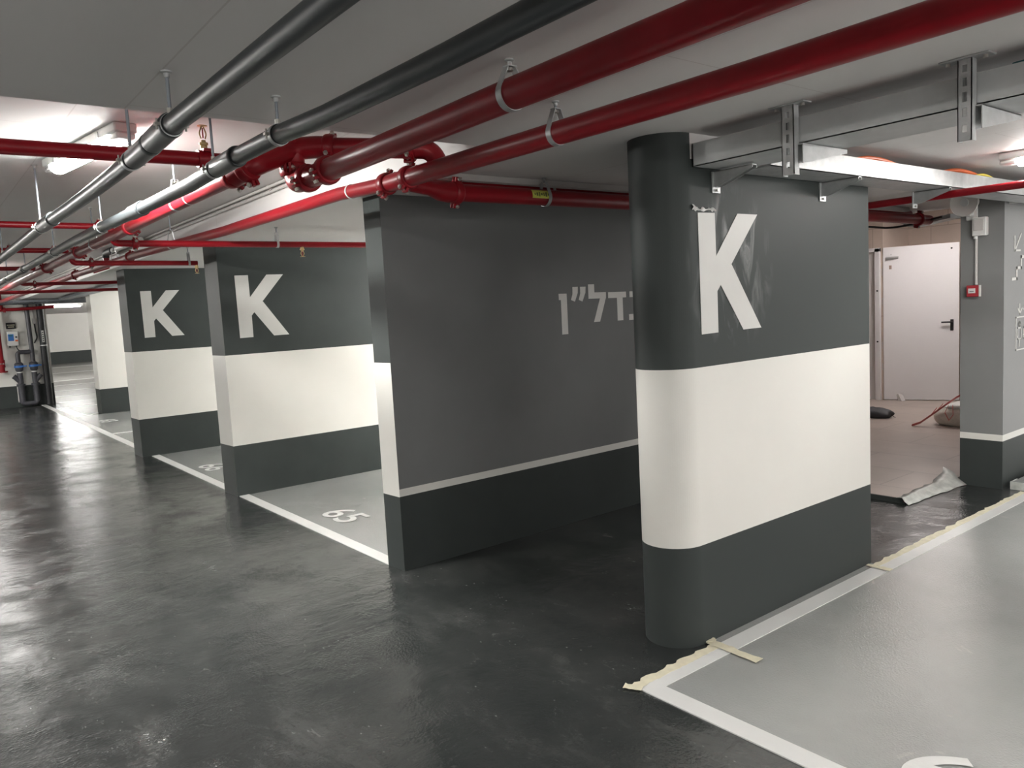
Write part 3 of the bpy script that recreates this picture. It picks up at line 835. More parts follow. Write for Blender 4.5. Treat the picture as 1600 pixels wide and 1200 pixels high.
# cross link over to the lower main
p3x = pipe_thing('cross_pipe', fillet([(-3.30, 1.60, 2.36), (-2.975, 1.945, 2.318), (-2.955, 1.975, 2.22)], 0.06, 10), 0.043, M['red'], 'short red pipe bridging from the joint cluster over to the lower red main')
ux = Vector((-2.975 + 3.30, 1.945 - 1.60, 2.318 - 2.36)).normalized()
coupling(p3x, Vector((-3.30, 1.60, 2.36)) + ux * 0.01, ux, 0.045, (0.45, -0.45, -0.75))
coupling(p3x, Vector((-3.30, 1.60, 2.36)) + ux * 0.375, ux, 0.045, (0.45, -0.45, -0.75))
Y4, R4 = 1.89, 0.041
p4 = pipe_thing('sprinkler_main', [(5.0, Y4, 2.205), (-1.3, Y4, 2.192), (-2.1, Y4, 2.20), (-3.34, Y4, 2.213)], R4, M['red'], 'lower red main pipe crossing overhead in front of the rounded column')
coupling(p4, (-3.10, Y4, 2.211), (1, 0, 0), R4, (0, 0.5, 0.85))
coupling(p4, (-3.30, Y4, 2.213), (1, 0, 0), R4, (0, 0.5, 0.85))
strap_hanger(-2.085, Y4, 2.20, R4, ZL, 'steel strap hanger round the lower red main in front of the column')
p4b = pipe_thing('sprinkler_main', [(-3.32, Y4, 2.214), (-3.8, 1.885, 2.238), (-5.6, 1.88, 2.245), (-7.7, 1.78, 2.262), (-10.4, 1.73, 2.265), (-18.6, 1.65, 2.255)], 0.034, M['red'], 'bright red pipe running left from the lower main past the K walls')
mk('ring_mark', MB().ring((-3.66, 1.886, 2.231), (1, 0, 0), [(-0.006, 0.034), (-0.006, 0.0362), (0.006, 0.0362), (0.006, 0.034)], 24), M['whitep'], p4b)
coupling(p4b, (-8.0, 1.775, 2.263), (1, 0, 0), 0.036, (0, 0.3, 1))
coupling(p4b, (-10.6, 1.727, 2.27), (1, 0, 0), 0.036, (0, 0.3, 1))
strap_hanger(-6.75, 1.822, 2.254, 0.034, ZH, 'small steel strap hanger round the left running red pipe, nearest the second K wall')
strap_hanger(-8.6, 1.765, 2.265, 0.034, ZH, 'small steel strap hanger round the left running red pipe, farther from the second K wall')
# pipes towards the lobby
p5 = pipe_thing('branch_pipe', [(-3.22, 1.93, 2.208), (-3.285, 2.12, 2.203), (-3.32, 2.20, 2.20), (-3.342, 2.27, 2.20), (-3.345, 2.33, 2.20), (-3.345, 7.66, 2.20)], [0.034, 0.036, 0.050, 0.0535, 0.0445, 0.0445], M['red'], 'thick red pipe running from the lower main behind the column towards the lobby')
coupling(p5, (-3.345, 2.315, 2.20), (0, 1, 0), 0.046, (0.25, 0, 1))
coupling(p5, (-3.345, 7.45, 2.20), (0, 1, 0), 0.046, (0.25, 0, 1))
mb = MB()
pa = [(-3.345 + 0.0452 * math.cos(math.radians(q)), 2.20 + 0.0452 * math.sin(math.radians(q))) for q in range(-15, 46, 6)]
mb.band([(x, 2.86, z) for x, z in pa], (0, 1, 0), 0.135, -0.0006)
st = mk('sticker', mb, M['ytape'], p5)
st['label'] = 'yellow tape sticker'
mb = MB()
for i in range(7):
    a = -3.345 + 0.0462 * math.cos(math.radians(12)), 2.20 + 0.0462 * math.sin(math.radians(12))
    mb.obox((a[0], 2.81 + i * 0.016, a[1]), (0, 1, 0), (-0.2, 0, 1), (1, 0, 0.2), 0.0035 + 0.002 * (i % 2), 0.006 + 0.003 * (i % 3), 0.0006)
mk('scribble', mb, M['ink'], st)
p6 = pipe_thing('branch_pipe', [(-3.50, 2.25, 2.268), (-3.50, 7.6, 2.268)], 0.036, M['red'], 'red pipe just above and behind the thick lobby pipe')
strap_hanger(-3.345, 2.92, 2.20, 0.0445, ZL, 'steel strap hanger round the thick red lobby pipe by its yellow sticker', 'Y', w=0.022)
strap_hanger(-3.50, 3.10, 2.268, 0.036, ZL, 'steel strap hanger round the upper red lobby pipe', 'Y', w=0.02)
strap_hanger(-3.345, 6.35, 2.20, 0.0445, ZL, 'steel strap hanger round the red lobby pipe beside the loudspeaker', 'Y', w=0.022)
o = mk('cable_trunking', MB().box(-3.445, -3.40, 2.18, 7.4, ZL - 0.034, ZL).box(-3.40, -3.397, 2.18, 7.4, ZL - 0.034, ZL - 0.028), M['conduit'], bevel=0.003)
tag(o, 'pale cable trunking on the low ceiling above the red lobby pipes', 'trunking')
o = pipe_thing('branch_pipe', [(-4.1, 4.93, 2.12), (4.0, 4.93, 2.12)], 0.022, M['red'], 'thin red pipe passing under the cable tray at right, in front of the loudspeaker')

# branches crossing the aisle ---------------------------------------------
def branch(path, r, label, heads=(), cpl=(), upright=()):
    o = pipe_thing('branch_pipe', path, r, M['red'], label, n=18)
    for (p, d, e) in cpl:
        coupling(o, p, d, r * 1.05, e, 0.042)
    for p in heads:
        sprinkler(o, p)
    for p in upright:
        sprinkler(o, p, True)
    return o
br0 = branch([(-3.50, -5.5, 2.31), (-3.44, -0.2, 2.285), (-3.37, 1.205, 2.282)], 0.029, 'red branch pipe crossing over the black pipes in front of the lit lamp', upright=[(-3.372, 1.075, 2.325)])
mk('saddle', MB().ring((-3.372, 1.075, 2.282), (0, 1, 0), [(-0.03, 0.029), (-0.03, 0.036), (0.03, 0.036), (0.03, 0.029)], 18).obox((-3.372, 1.075, 2.312), (1, 0, 0), (0, 1, 0), (0, 0, 1), 0.05, 0.018, 0.006), M['red'], br0)
branch([(-5.90, -5.5, 2.318), (-5.87, 1.19, 2.290), (-5.87, 1.205, 2.26)], 0.024, 'red branch pipe on the left of the aisle beyond the lit lamp', cpl=[((-5.87, 0.80, 2.292), (0, 1, 0), (0.6, 0, 0.8)), ((-5.87, 1.13, 2.290), (0, 1, 0), (0.6, 0, 0.8))])
branch(fillet([(-5.87, 1.205, 2.226), (-5.87, 1.215, 2.180), (-5.87, 1.32, 2.178), (-5.87, 5.5, 2.183)], 0.05), 0.023, 'red branch pipe passing in front of the second K wall to the grey wall', heads=[(-5.87, 2.56, 2.16)], cpl=[((-5.87, 1.345, 2.178), (0, 1, 0), (0.6, 0, 0.8))])
strap_hanger(-5.87, 2.36, 2.181, 0.023, ZL, 'small hook hanger on the thin red pipe before the second K wall', 'Y', w=0.018)
branch([(-7.65, -5.5, 2.29), (-7.6, 1.05, 2.285), (-7.6, 1.207, 2.28)], 0.021, 'thin red branch pipe at left behind the black pipes, second beyond the lamp', cpl=[((-7.6, 0.78, 2.285), (0, 1, 0), (0.6, 0, 0.8)), ((-7.6, 1.10, 2.285), (0, 1, 0), (0.6, 0, 0.8))])
branch(fillet([(-7.5, 1.207, 2.23), (-7.5, 1.212, 2.172), (-7.5, 1.34, 2.170), (-7.5, 2.235, 2.163)], 0.05), 0.022, 'short red branch pipe ending at a sprinkler beside the second K wall', heads=[(-7.5, 2.225, 2.145)], cpl=[((-7.5, 1.355, 2.170), (0, 1, 0), (0.6, 0, 0.8))])
strap_hanger(-7.5, 2.16, 2.163, 0.022, ZL + 0.0, 'small hook hanger at the end of the short red pipe by the second K wall', 'Y', w=0.018)
branch([(-9.8, -5.0, 2.295), (-9.75, 1.19, 2.288), (-9.75, 1.215, 2.28)], 0.022, 'red branch pipe far left beyond the black pipes, third beyond the lamp')
branch(fillet([(-11.1, 1.215, 2.225), (-11.1, 1.23, 2.195), (-11.1, 1.34, 2.194), (-11.1, 6.0, 2.205)], 0.04), 0.021, 'thin red pipe running behind the farthest K wall, nearer of two', cpl=[((-11.1, 1.36, 2.194), (0, 1, 0), (0.6, 0, 0.8))])
branch([(-11.9, -4.0, 2.105), (-11.9, 6.5, 2.165)], 0.021, 'thin red pipe running behind the farthest K wall, farther of two', heads=[(-11.9, 2.47, 2.122)])
strap_hanger(-11.9, 2.57, 2.142, 0.021, ZL, 'tiny hook hanger on the farther thin red pipe near the white wall', 'Y', w=0.018)
# vertical stub with black elbow in the step of the ceiling
o = pipe_thing('pipe_stub', [(-9.93, 1.80, 2.27), (-9.93, 1.95, 2.31), (-9.93, 1.95, 2.42)], 0.034, M['red'], 'short upright red pipe with a black elbow at the ceiling step')
mk('elbow', MB().tube(fillet([(-9.93, 1.95, 2.41), (-9.93, 1.95, 2.465), (-9.55, 1.95, 2.465)], 0.04), 0.037, 18), M['rubber'], o)
mk('white_pipe', MB().cyl((-9.57, 1.95, 2.465), (-8.4, 1.98, 2.465), 0.027, 16), M['whitep'], o)

# pale conduits along the step
for (yy, zz, lab) in ((2.040, 2.487, 'upper pale electrical conduit along the ceiling step, by the joint cluster'), (2.055, 2.458, 'lower pale electrical conduit along the ceiling step, by the joint cluster')):
    o = pipe_thing('conduit', [(-3.3, yy, zz), (-19.5, yy, zz)], 0.010, M['conduit'], lab, 'conduit', 10)
    for k in range(8):
        x = -4.0 - k * 1.15
        mk('clip', MB().ring((x, yy, zz), (1, 0, 0), [(-0.012, 0.01), (-0.012, 0.0125), (0.012, 0.0125), (0.012, 0.01)], 12).box(x - 0.012, x + 0.012, yy - 0.004, yy + 0.004, zz, min(ZH, zz + 0.02)), M['conduit'], o)

# ---------------------------------------------------------------- cable tray
def tray_channel(mb, pts2, w_side, x0, x1, y0, y1, zb, zt, along):
    t = 0.004
    mb.box(x0, x1, y0, y1, zb, zb + t)
    if along == 'X':
        mb.box(x0, x1, y0, y0 + t, zb, zt); mb.box(x0, x1, y1 - t, y1, zb, zt)
    else:
        mb.box(x0, x0 + t, y0, y1, zb, zt); mb.box(x1 - t, x1, y0, y1, zb, zt)
tr = tag(empty('cable_tray', (-2.0, 2.9, 2.16)), 'galvanised L-shaped cable tray running from the rounded column and along the nearest K wall', 'cable tray')
mb = MB(); tray_channel(mb, None, 0, -2.198, 5.0, 2.778, 3.07, 2.163, 2.262, 'X')
mb.box(-2.198, -2.194, 2.778, 3.07, 2.163, 2.262)
sec = mk('tray_section', mb, M['tray'], tr); sec['label'] = 'grey tray section along the aisle'
mb = MB(); tray_channel(mb, None, 0, -2.200, -2.006, 3.072, 7.6, 2.155, 2.245, 'Y')
sec = mk('tray_section', mb, M['galv'], tr); sec['label'] = 'shiny tray section along the K wall'

def slot_plate(mb, xs0, xs1, y, z0, z1, slots, sw, t=0.003):
    """plate facing -Y with upright slots cut through"""
    xm = (xs0 + xs1) / 2
    mb.box(xs0, xm - sw / 2, y, y + t, z0, z1)
    mb.box(xm + sw / 2, xs1, y, y + t, z0, z1)
    z = z0
    for (a, b) in slots:
        mb.box(xm - sw / 2, xm + sw / 2, y, y + t, z, a)
        z = b
    mb.box(xm - sw / 2, xm + sw / 2, y, y + t, z, z1)

def tray_post(xa, xb, zb, label):
    t = tag(empty('tray_bracket', ((xa + xb) / 2, 2.75, ZL)), label, 'bracket', 'hanging brackets of the cable tray')
    mb = MB()
    yy = 2.735
    slots = [(zb + 0.028, zb + 0.050), (zb + 0.076, zb + 0.102), (zb + 0.122, zb + 0.152), (zb + 0.170, zb + 0.196), (zb + 0.214, zb + 0.236)]
    slot_plate(mb, xa, xb, yy, zb, ZL, slots, 0.014)
    mb.box(xa, xa + 0.003, yy, yy + 0.035, zb, ZL); mb.box(xb - 0.003, xb, yy, yy + 0.035, zb, ZL)
    mk('slotted_post', mb, M['galv'], t)
    xm = (xa + xb) / 2
    mk('top_plate', MB().box(xm - 0.075, xm + 0.075, yy - 0.012, yy + 0.045, ZL - 0.006, ZL), M['galv'], t, bevel=0.002)
    for k in (-0.055, 0.055):
        mk('anchor_bolt', MB().cyl((xm + k, yy + 0.015, ZL - 0.016), (xm + k, yy + 0.015, ZL - 0.004), 0.008, 8), M['bolt'], t)
    # tapering cantilever arm under the tray
    mb = MB()
    for x in (xb - 0.003, xb + 0.016):
        mb.prism([(x, yy + 0.03, 2.16), (x, 3.09, 2.16), (x, 3.09, 2.145), (x, yy + 0.03, 2.085)], (0.003, 0, 0))
    mb.box(xb - 0.003, xb + 0.019, yy + 0.03, 3.09, 2.157, 2.161)
    mk('cantilever_arm', mb, M['galv'], t)
    return t
tray_post(-1.738, -1.686, 2.045, 'slotted steel bracket hanging the tray, nearer the rounded column')
tray_post(-1.106, -1.063, 2.050, 'slotted steel bracket hanging the tray, at right edge')
tray_post(0.2, 0.25, 2.05, 'slotted steel bracket hanging the tray beyond the right edge')

def wall_arm(y, x0, label):
    t = tag(empty('tray_bracket', (x0, y, 2.155)), label, 'bracket', 'triangular arms under the tray along the K wall')
    mb = MB()
    for k in (0, 0.03):
        mb.prism([(x0, y + k, 2.153), (x0 + 0.205, y + k, 2.153), (x0 + 0.205, y + k, 2.140), (x0 + 0.03, y + k, 2.085), (x0, y + k, 2.085)], (0, 0.003, 0))
    mb.box(x0, x0 + 0.205, y, y + 0.033, 2.150, 2.154)
    mk('arm', mb, M['galv'], t)
    mk('back_plate', MB().box(x0 - 0.0, x0 + 0.005, y - 0.012, y + 0.045, 2.06, 2.153), M['galv'], t)
    for z in (2.072, 2.125):
        mk('anchor_bolt', MB().cyl((x0 + 0.004, y + 0.016, z), (x0 + 0.016, y + 0.016, z), 0.006, 8), M['bolt'], t)
wall_arm(2.93, -2.209, 'triangular steel arm under the tray above the big K')
wall_arm(3.82, -2.209, 'triangular steel arm under the tray near the far end of the nearest K wall')
wall_arm(4.85, -2.209, 'triangular steel arm under the tray hanging past the nearest K wall')

# loose cables on the tray
def cable(path, r, mat, label, n=10):
    P = [Vector(p) for p in path]
    out = []
    for i in range(len(P) - 1):
        p0, p1_, p2_, p3_ = P[max(i - 1, 0)], P[i], P[i + 1], P[min(i + 2, len(P) - 1)]
        for j in range(8):
            t = j / 8
            out.append(0.5 * ((2 * p1_) + (p2_ - p0) * t + (2 * p0 - 5 * p1_ + 4 * p2_ - p3_) * t * t + (3 * p1_ - p0 - 3 * p2_ + p3_) * t ** 3))
    out.append(P[-1])
    o = mk('cable', MB().tube(out, r, n), mat)
    return tag(o, label, 'cable')
cable([(-2.10, 3.30, 2.175), (-2.12, 3.75, 2.19), (-2.11, 4.0, 2.268), (-2.10, 4.2, 2.283), (-2.10, 4.42, 2.262), (-2.09, 4.6, 2.20), (-2.09, 4.8, 2.175)], 0.011, M['orange'], 'orange cable loop rising from the tray, nearer the K wall end')
cable([(-2.08, 4.70, 2.18), (-2.08, 4.95, 2.255), (-2.07, 5.15, 2.278), (-2.07, 5.4, 2.262), (-2.06, 5.6, 2.20), (-2.06, 6.4, 2.175)], 0.012, M['orange'], 'orange cable loop rising from the tray, farther right')
cable([(-2.03, 5.0, 2.175), (-2.03, 5.3, 2.25), (-2.03, 5.5, 2.252), (-2.03, 5.8, 2.175)], 0.008, M['yellow'], 'thin yellow cable beside the farther orange loop')
cable([(-1.22, 2.95, 2.18), (-1.12, 2.97, 2.25), (-1.03, 2.96, 2.295), (-0.85, 2.94, 2.299), (0.5, 2.93, 2.299)], 0.008, M['teal'], 'dark teal cable rising from the tray at top right')
cable([(-1.10, 3.03, 2.18), (-1.0, 3.03, 2.262), (-0.90, 3.02, 2.288), (-0.6, 3.0, 2.292), (0.5, 3.0, 2.299)], 0.012, M['rcable'], 'red cable rising from the tray at top right')

# ---------------------------------------------------------------- things on the pillar
hs = tag(empty('horn_loudspeaker', (-2.53, 6.53, 2.19)), 'round grey horn loudspeaker high on the grey pillar under the red pipe', 'loudspeaker')
hc = Vector((-2.525, 6.36, 2.195)); hd = Vector((-0.05, -1.0, -0.08)).normalized()
mk('horn', MB().ring(hc, -hd, [(0.012, 0.02), (0.012, 0.06), (0.0, 0.098), (-0.004, 0.100), (0.004, 0.104), (0.03, 0.088), (0.07, 0.060), (0.12, 0.045), (0.16, 0.042)], 36), M['conduit'], hs)
mk('driver', MB().ring(hc - hd * 0.0, -hd, [(0.005, 0.012), (0.008, 0.030), (0.012, 0.030)], 20), M['tray'], hs)
mk('bracket', MB().box(-2.545, -2.515, 6.45, 6.53, 2.10, 2.19).box(-2.57, -2.49, 6.515, 6.53, 2.07, 2.20), M['whitep'], hs, bevel=0.004)
sb = tag(empty('junction_box', (-2.46, 6.53, 2.0)), 'white electrical box below the horn loudspeaker on the pillar', 'electrical box')
mk('box_body', MB().box(-2.515, -2.415, 6.475, 6.53, 1.945, 2.085), M['whitep'], sb, bevel=0.008)
mk('cover', MB().box(-2.50, -2.43, 6.468, 6.476, 1.985, 2.07), M['conduit'], sb, bevel=0.004)
mk('gland', MB().cyl((-2.495, 6.50, 1.925), (-2.495, 6.50, 1.95), 0.014, 12), M['whitep'], sb)
mk('conduit', MB().cyl((-2.495, 6.512, 1.58), (-2.495, 6.512, 1.93), 0.010, 12), M['conduit'], sb)
cp = tag(empty('call_point', (-2.51, 6.53, 1.53)), 'small red manual fire alarm box on the grey pillar', 'fire alarm')
mk('housing', MB().box(-2.555, -2.465, 6.485, 6.53, 1.488, 1.575), M['redb'], cp, bevel=0.004)
mk('glass_label', MB().box(-2.54, -2.49, 6.481, 6.486, 1.515, 1.552), M['whitep'], cp)
mk('label_line', MB().box(-2.53, -2.50, 6.479, 6.4815, 1.527, 1.531), M['hole'], cp)
mk('side_flag', MB().box(-2.464, -2.455, 6.478, 6.50, 1.488, 1.575), M['whitep'], cp)
t = tag(empty('beam_clamp', (-2.2, 6.6, 2.2)), 'small pale spotlight bracket on the pillar top at right edge', 'bracket')
mk('arm', MB().obox((-2.25, 6.62, 2.19), (1, 0.4, 0), (-0.4, 1, 0), (0, 0, 1), 0.055, 0.012, 0.022), M['whitep'], t, bevel=0.004)
mk('pin', MB().cyl((-2.309, 6.60, 2.19), (-2.28, 6.61, 2.19), 0.01, 10), M['steel'], t)

kb = mk('kerb', MB().box(-2.265, 4.0, 6.575, 8.0, 0.0, 0.06), M['bay'], bevel=0.006)
tag(kb, 'low kerb with a white taped edge at the foot of the pillar, right edge', 'kerb')
mk('taped_edge', MB().box(-2.27, 4.0, 6.568, 6.575, 0.002, 0.062).box(-2.27, -2.262, 6.57, 6.70, 0.002, 0.062), M['film'], kb)

# perforated tray corner and cable under the lobby ceiling
o = mk('cable_tray', MB().prism([(-3.80, 7.75, 2.30), (-3.56, 7.72, 2.160), (-3.50, 7.85, 2.160), (-3.72, 7.9, 2.30)], (0.02, 0.004, 0.035)).prism([(-3.56, 7.72, 2.160), (-3.18, 7.72, 2.20), (-3.16, 7.9, 2.20), (-3.50, 7.9, 2.160)], (0.0, 0.004, 0.04)), M['tray'])
tag(o, 'dark perforated tray corner under the lobby pipes above the white door', 'cable tray')
for i in range(6):
    mk('hole', MB().obox((-3.53 + i * 0.05, 7.717, 2.185 + i * 0.0053), (1, 0, 0.105), (0, 1, 0), (-0.105, 0, 1), 0.010, 0.004, 0.005), M['whitep'], o)
cable([(-4.6, 7.6, 2.285), (-4.11, 7.6, 2.232), (-3.85, 7.6, 2.190), (-3.69, 7.6, 2.165), (-3.5, 7.6, 2.17), (-3.2, 7.6, 2.21)], 0.010, M['rubber'], 'black cable sagging across the lobby opening above the white door')

# ---------------------------------------------------------------- loose things in the lobby
def lump(mb, c, rx, ry, rz, seed, nu=28, nv=14, amp=0.14, flat=0.0, power=0.8):
    rnd = random.Random(seed)
    ph = [(rnd.uniform(0, 6.28), rnd.uniform(0, 6.28), rnd.randint(2, 5), rnd.randint(1, 4), rnd.uniform(0.3, 1)) for _ in range(7)]
    v, f = [], []
    for i in range(nv + 1):
        th = math.pi * i / nv
        for j in range(nu):
            a = 2 * math.pi * j / nu
            k = 1 + amp * sum(w_ * math.sin(n1 * a + p1_) * math.sin(n2 * th + p2_) for p1_, p2_, n1, n2, w_ in ph) / 3
            x, y, z = math.sin(th) * math.cos(a), math.sin(th) * math.sin(a), math.cos(th)
            x = math.copysign(abs(x) ** power, x); y = math.copysign(abs(y) ** power, y)
            zz = c[2] + rz * z * k
            v.append((c[0] + rx * x * k, c[1] + ry * y * k, max(zz, flat)))
    for i in range(nv):
        for j in range(nu):
            f.append((i * nu + j, i * nu + (j + 1) % nu, (i + 1) * nu + (j + 1) % nu, (i + 1) * nu + j))
    mb.add(v, f)
    return mb
bg = mk('bag', lump(MB(), (-4.66, 9.20, 0.075), 0.22, 0.14, 0.075, 3, flat=0.036), M['bag'], loc=(-4.66, 9.2, 0.035), angle=60)
tag(bg, 'black bag lying flat on the lobby tiles by the K wall', 'bag')
mk('drawstring', MB().tube([(-4.45, 9.23, 0.06), (-4.43, 9.22, 0.05), (-4.41, 9.22, 0.044)], 0.004, 6), M['rubber'], bg)
sk = mk('sack', lump(MB(), (-3.60, 9.16, 0.135), 0.33, 0.24, 0.13, 11, amp=0.12, flat=0.036, power=0.7), M['sack'], loc=(-3.6, 9.16, 0.035), angle=60)
tag(sk, 'beige woven building sack with pink straps on the lobby tiles', 'sack')
mk('liner', lump(MB(), (-3.58, 9.10, 0.245), 0.20, 0.16, 0.045, 5, amp=0.25), M['whitep'], sk, angle=60)
def strap(pts, w, lab=None):
    P = [Vector(p) for p in pts]
    q = []
    for i in range(len(P) - 1):
        for j in range(5):
            q.append(P[i].lerp(P[i + 1], j / 5))
    q.append(P[-1])
    o = mk('strap', MB().band(q, (0.35, -0.6, 0.5), w, 0.004), M['strap'], sk)
    o['label'] = lab or 'pink woven strap'
strap([(-3.53, 9.0, 0.42), (-3.62, 8.95, 0.36), (-3.72, 8.90, 0.27), (-3.83, 8.85, 0.17), (-3.93, 8.80, 0.08), (-4.02, 8.78, 0.04)], 0.05)
strap([(-3.68, 8.90, 0.28), (-3.70, 8.86, 0.20), (-3.66, 8.86, 0.12), (-3.62, 8.86, 0.18), (-3.64, 8.90, 0.28)], 0.02)
strap([(-3.80, 8.90, 0.24), (-3.84, 8.86, 0.17), (-3.80, 8.86, 0.20), (-3.74, 8.90, 0.29)], 0.02)
w_ = mk('door_wedge', MB().prism([(-5.06, 10.66, 0.036), (-5.00, 10.63, 0.036), (-5.08, 10.70, 0.125), (-5.12, 10.72, 0.125)], (0.03, 0.05, 0.0)), M['conduit'])
tag(w_, 'small pale wedge propped at the foot of the open white door', 'door wedge')

# film and masking tape on the floor
fv, ff_ = [], []
rnd = random.Random(21)
for i in range(15):
    q = i / 14
    y = 5.66 + q * 0.862
    lift = 0.085 * max(0, (q - 0.72) / 0.28) ** 1.5
    j1, j2 = rnd.uniform(-0.012, 0.012), rnd.uniform(-0.012, 0.012)
    fv += [(-2.70 - 0.03 * q + j1, y, 0.039 + lift * 0.95 + abs(j2) * 0.5), (-2.664 + j2 * 0.3, y, 0.042 + lift * 0.5 + abs(j1)), (-2.648 + 0.02 * q, y, 0.022 + lift * 0.25 + abs(j2) * 0.5), (-2.615 + 0.05 * q + j2, y - 0.01, 0.004)]
for i in range(14):
    for k in range(3):
        a = i * 4 + k
        ff_.append((a, a + 1, a + 5, a + 4))
fm = mk('protective_film', MB().add(fv, ff_), M['film'], angle=60)
md = fm.modifiers.new('thickness', 'SOLIDIFY'); md.thickness = 0.003
tag(fm, 'crumpled translucent film taped along the edge of the lobby tiles', 'plastic film')

def ragged(p, q, w, label, seed, z=0.0065, n=26, jag=0.25, group=None, parent=None):
    rnd = random.Random(seed)
    p, q = Vector((*p, 0)), Vector((*q, 0))
    d = (q - p).normalized(); s = Vector((-d.y, d.x, 0))
    v = []
    for i in range(n + 1):
        c_ = p.lerp(q, i / n)
        a = w * (0.5 + rnd.uniform(-jag, jag)); b = w * (0.5 + rnd.uniform(-jag * 0.3, jag * 0.3))
        z_ = z + rnd.uniform(0, 0.003)
        v += [c_ + s * a + up * (z_ + 0.001), c_ - s * b + up * z, c_ - s * b - up * 0.0 + Vector((0, 0, -0.0012)) + up * z, c_ + s * a + up * (z_ - 0.001)]
    f = []
    for i in range(n):
        a, b = i * 4, (i + 1) * 4
        for j in range(4):
            f.append((a + j, a + (j + 1) % 4, b + (j + 1) % 4, b + j))
    f += [(0, 1, 2, 3), tuple(n * 4 + j for j in (3, 2, 1, 0))]
    o = mk('masking_tape', MB().add(v, f), M['tape'])
    return tag(o, label, 'tape', group)
ragged((-2.155, 2.225), (-2.158, 2.78), 0.045, 'torn cream masking tape along the bay corner in front of the column', 1)
ragged((-2.20, 2.80), (-1.93, 2.79), 0.045, 'cream tape strip lying across the white line at the column foot', 2, z=0.0095, n=12, jag=0.12)
ragged((-2.165, 4.28), (-2.165, 6.52), 0.040, 'long cream masking tape along the bay line towards the pillar', 3, n=60)
ragged((-2.20, 4.25), (-2.06, 4.245), 0.035, 'short cream tape scrap across the line at the far end of the K wall', 4, z=0.0095, n=8)
ragged((-2.24, 2.83), (-2.19, 2.80), 0.05, 'curled scrap of cream tape at the foot of the rounded column', 5, z=0.012, n=6)
ragged((-2.19, 2.215), (-2.12, 2.25), 0.035, 'torn tape tip at the outer corner of the front bay line', 6, z=0.0075, n=6)

# ---------------------------------------------------------------- far pump wall
XW = -20.0
sg = mk('sign', MB().box(XW, XW + 0.02, 1.825, 2.005, 1.715, 1.85), M['hole'], bevel=0.002)
tag(sg, 'small black sign above the control box on the far wall', 'sign')
for k, (z, ya, yb_) in enumerate(((1.798, 1.845, 1.985), (1.757, 1.86, 1.97))):
    mb = MB(); rnd = random.Random(k); y = ya
    while y < yb_:
        w = rnd.uniform(0.006, 0.014)
        mb.box(XW + 0.02, XW + 0.022, y, min(y + w, yb_), z - 0.009, z + 0.009); y += w + 0.004
    mk('lettering', mb, M['tape'], sg)
cb = mk('control_box', MB().box(XW, XW + 0.11, 1.815, 2.02, 1.345, 1.66), M['whitep'], bevel=0.012)
tag(cb, 'white pump control box with a blue front plate on the far wall', 'control box')
mk('front_plate', MB().box(XW + 0.11, XW + 0.114, 1.83, 1.935, 1.455, 1.60), M['blue'], cb)
mk('display', MB().box(XW + 0.114, XW + 0.117, 1.85, 1.915, 1.555, 1.585), M['teal'], cb)
mk('knob', MB().cyl((XW + 0.11, 1.978, 1.535), (XW + 0.14, 1.978, 1.535), 0.018, 14), M['hole'], cb)
mk('switch', MB().box(XW + 0.11, XW + 0.135, 1.955, 2.005, 1.44, 1.475), M['oran'], cb, bevel=0.003)
for y in (1.85, 1.97):
    mk('gland', MB().cyl((XW + 0.05, y, 1.315), (XW + 0.05, y, 1.348), 0.017, 10), M['rubber'], cb)
cable([(XW + 0.05, 1.97, 1.32), (XW + 0.06, 2.0, 1.25), (XW + 0.07, 2.07, 1.205), (XW + 0.08, 2.14, 1.21), (XW + 0.08, 2.2, 1.25)], 0.010, M['rubber'], 'black cable drooping from the control box to the pump pipe')

pump = tag(empty('pump_pipes', (XW + 0.13, 2.1, 0.05)), 'pair of joined grey pump pipes with blue valves on the far wall', 'pipe')
def pump_riser(y, top, wye):
    t = pump
    X = XW + 0.13
    mk('lower_pipe', MB().cyl((X, y, 0.10), (X, y, 0.46), 0.062, 20), M['pvcg'], t)
    mk('collar', MB().ring((X, y, 0.46), (0, 0, 1), [(0, 0.062), (0, 0.085), (0.05, 0.085), (0.06, 0.05)], 20), M['pvcg'], t)
    mk('check_valve', MB().cyl((X, y, 0.50), (X, y, 0.76), 0.056, 20).tube([(X, y, 0.55), (X, y + wye * 0.09, 0.66), (X, y + wye * 0.12, 0.69)], [0.05, 0.05, 0.055], 18), M['pvcg'], t)
    mk('band', MB().cyl((X, y, 0.755), (X, y, 0.775), 0.058, 20), M['whitep'], t)
    mk('union', MB().ring((X, y, 0.78), (0, 0, 1), [(0, 0.05), (0.03, 0.075), (0.15, 0.085), (0.17, 0.085), (0.20, 0.06)], 20), M['pvcg'], t)
    v = mk('ball_valve', MB().cyl((X, y, 0.87), (X, y, 0.915), 0.092, 20), M['blue'], t)
    v['label'] = 'blue valve ring'
    mk('lever', MB().box(X + 0.06, X + 0.09, y, y + 0.14, 0.885, 0.91), M['blue'], v)
    if top is not None:
        mk('upper_pipe', MB().tube(fillet(top, 0.07), 0.046, 18), M['pvcg'], t)
    return t
X = XW + 0.13
pump_riser(1.965, [(X, 1.965, 0.97), (X, 1.965, 1.20), (X, 2.225, 1.20)], -1)
pump_riser(2.240, [(X, 2.240, 0.97), (X, 2.235, 1.6), (X, 2.225, 2.305)], 1)
mk('floor_elbow', MB().tube(fillet([(X, 1.965, 0.16), (X + 0.01, 1.99, 0.075), (X + 0.01, 2.22, 0.075), (X, 2.24, 0.16)], 0.06), 0.055, 18), M['pvcg'], pump)
db = mk('cover_strip', MB().box(XW, XW + 0.04, 1.895, 1.955, 0.11, 0.52), M['conduit'])
tag(db, 'pale upright strip behind the left pump pipe on the dark skirting', 'cover strip')
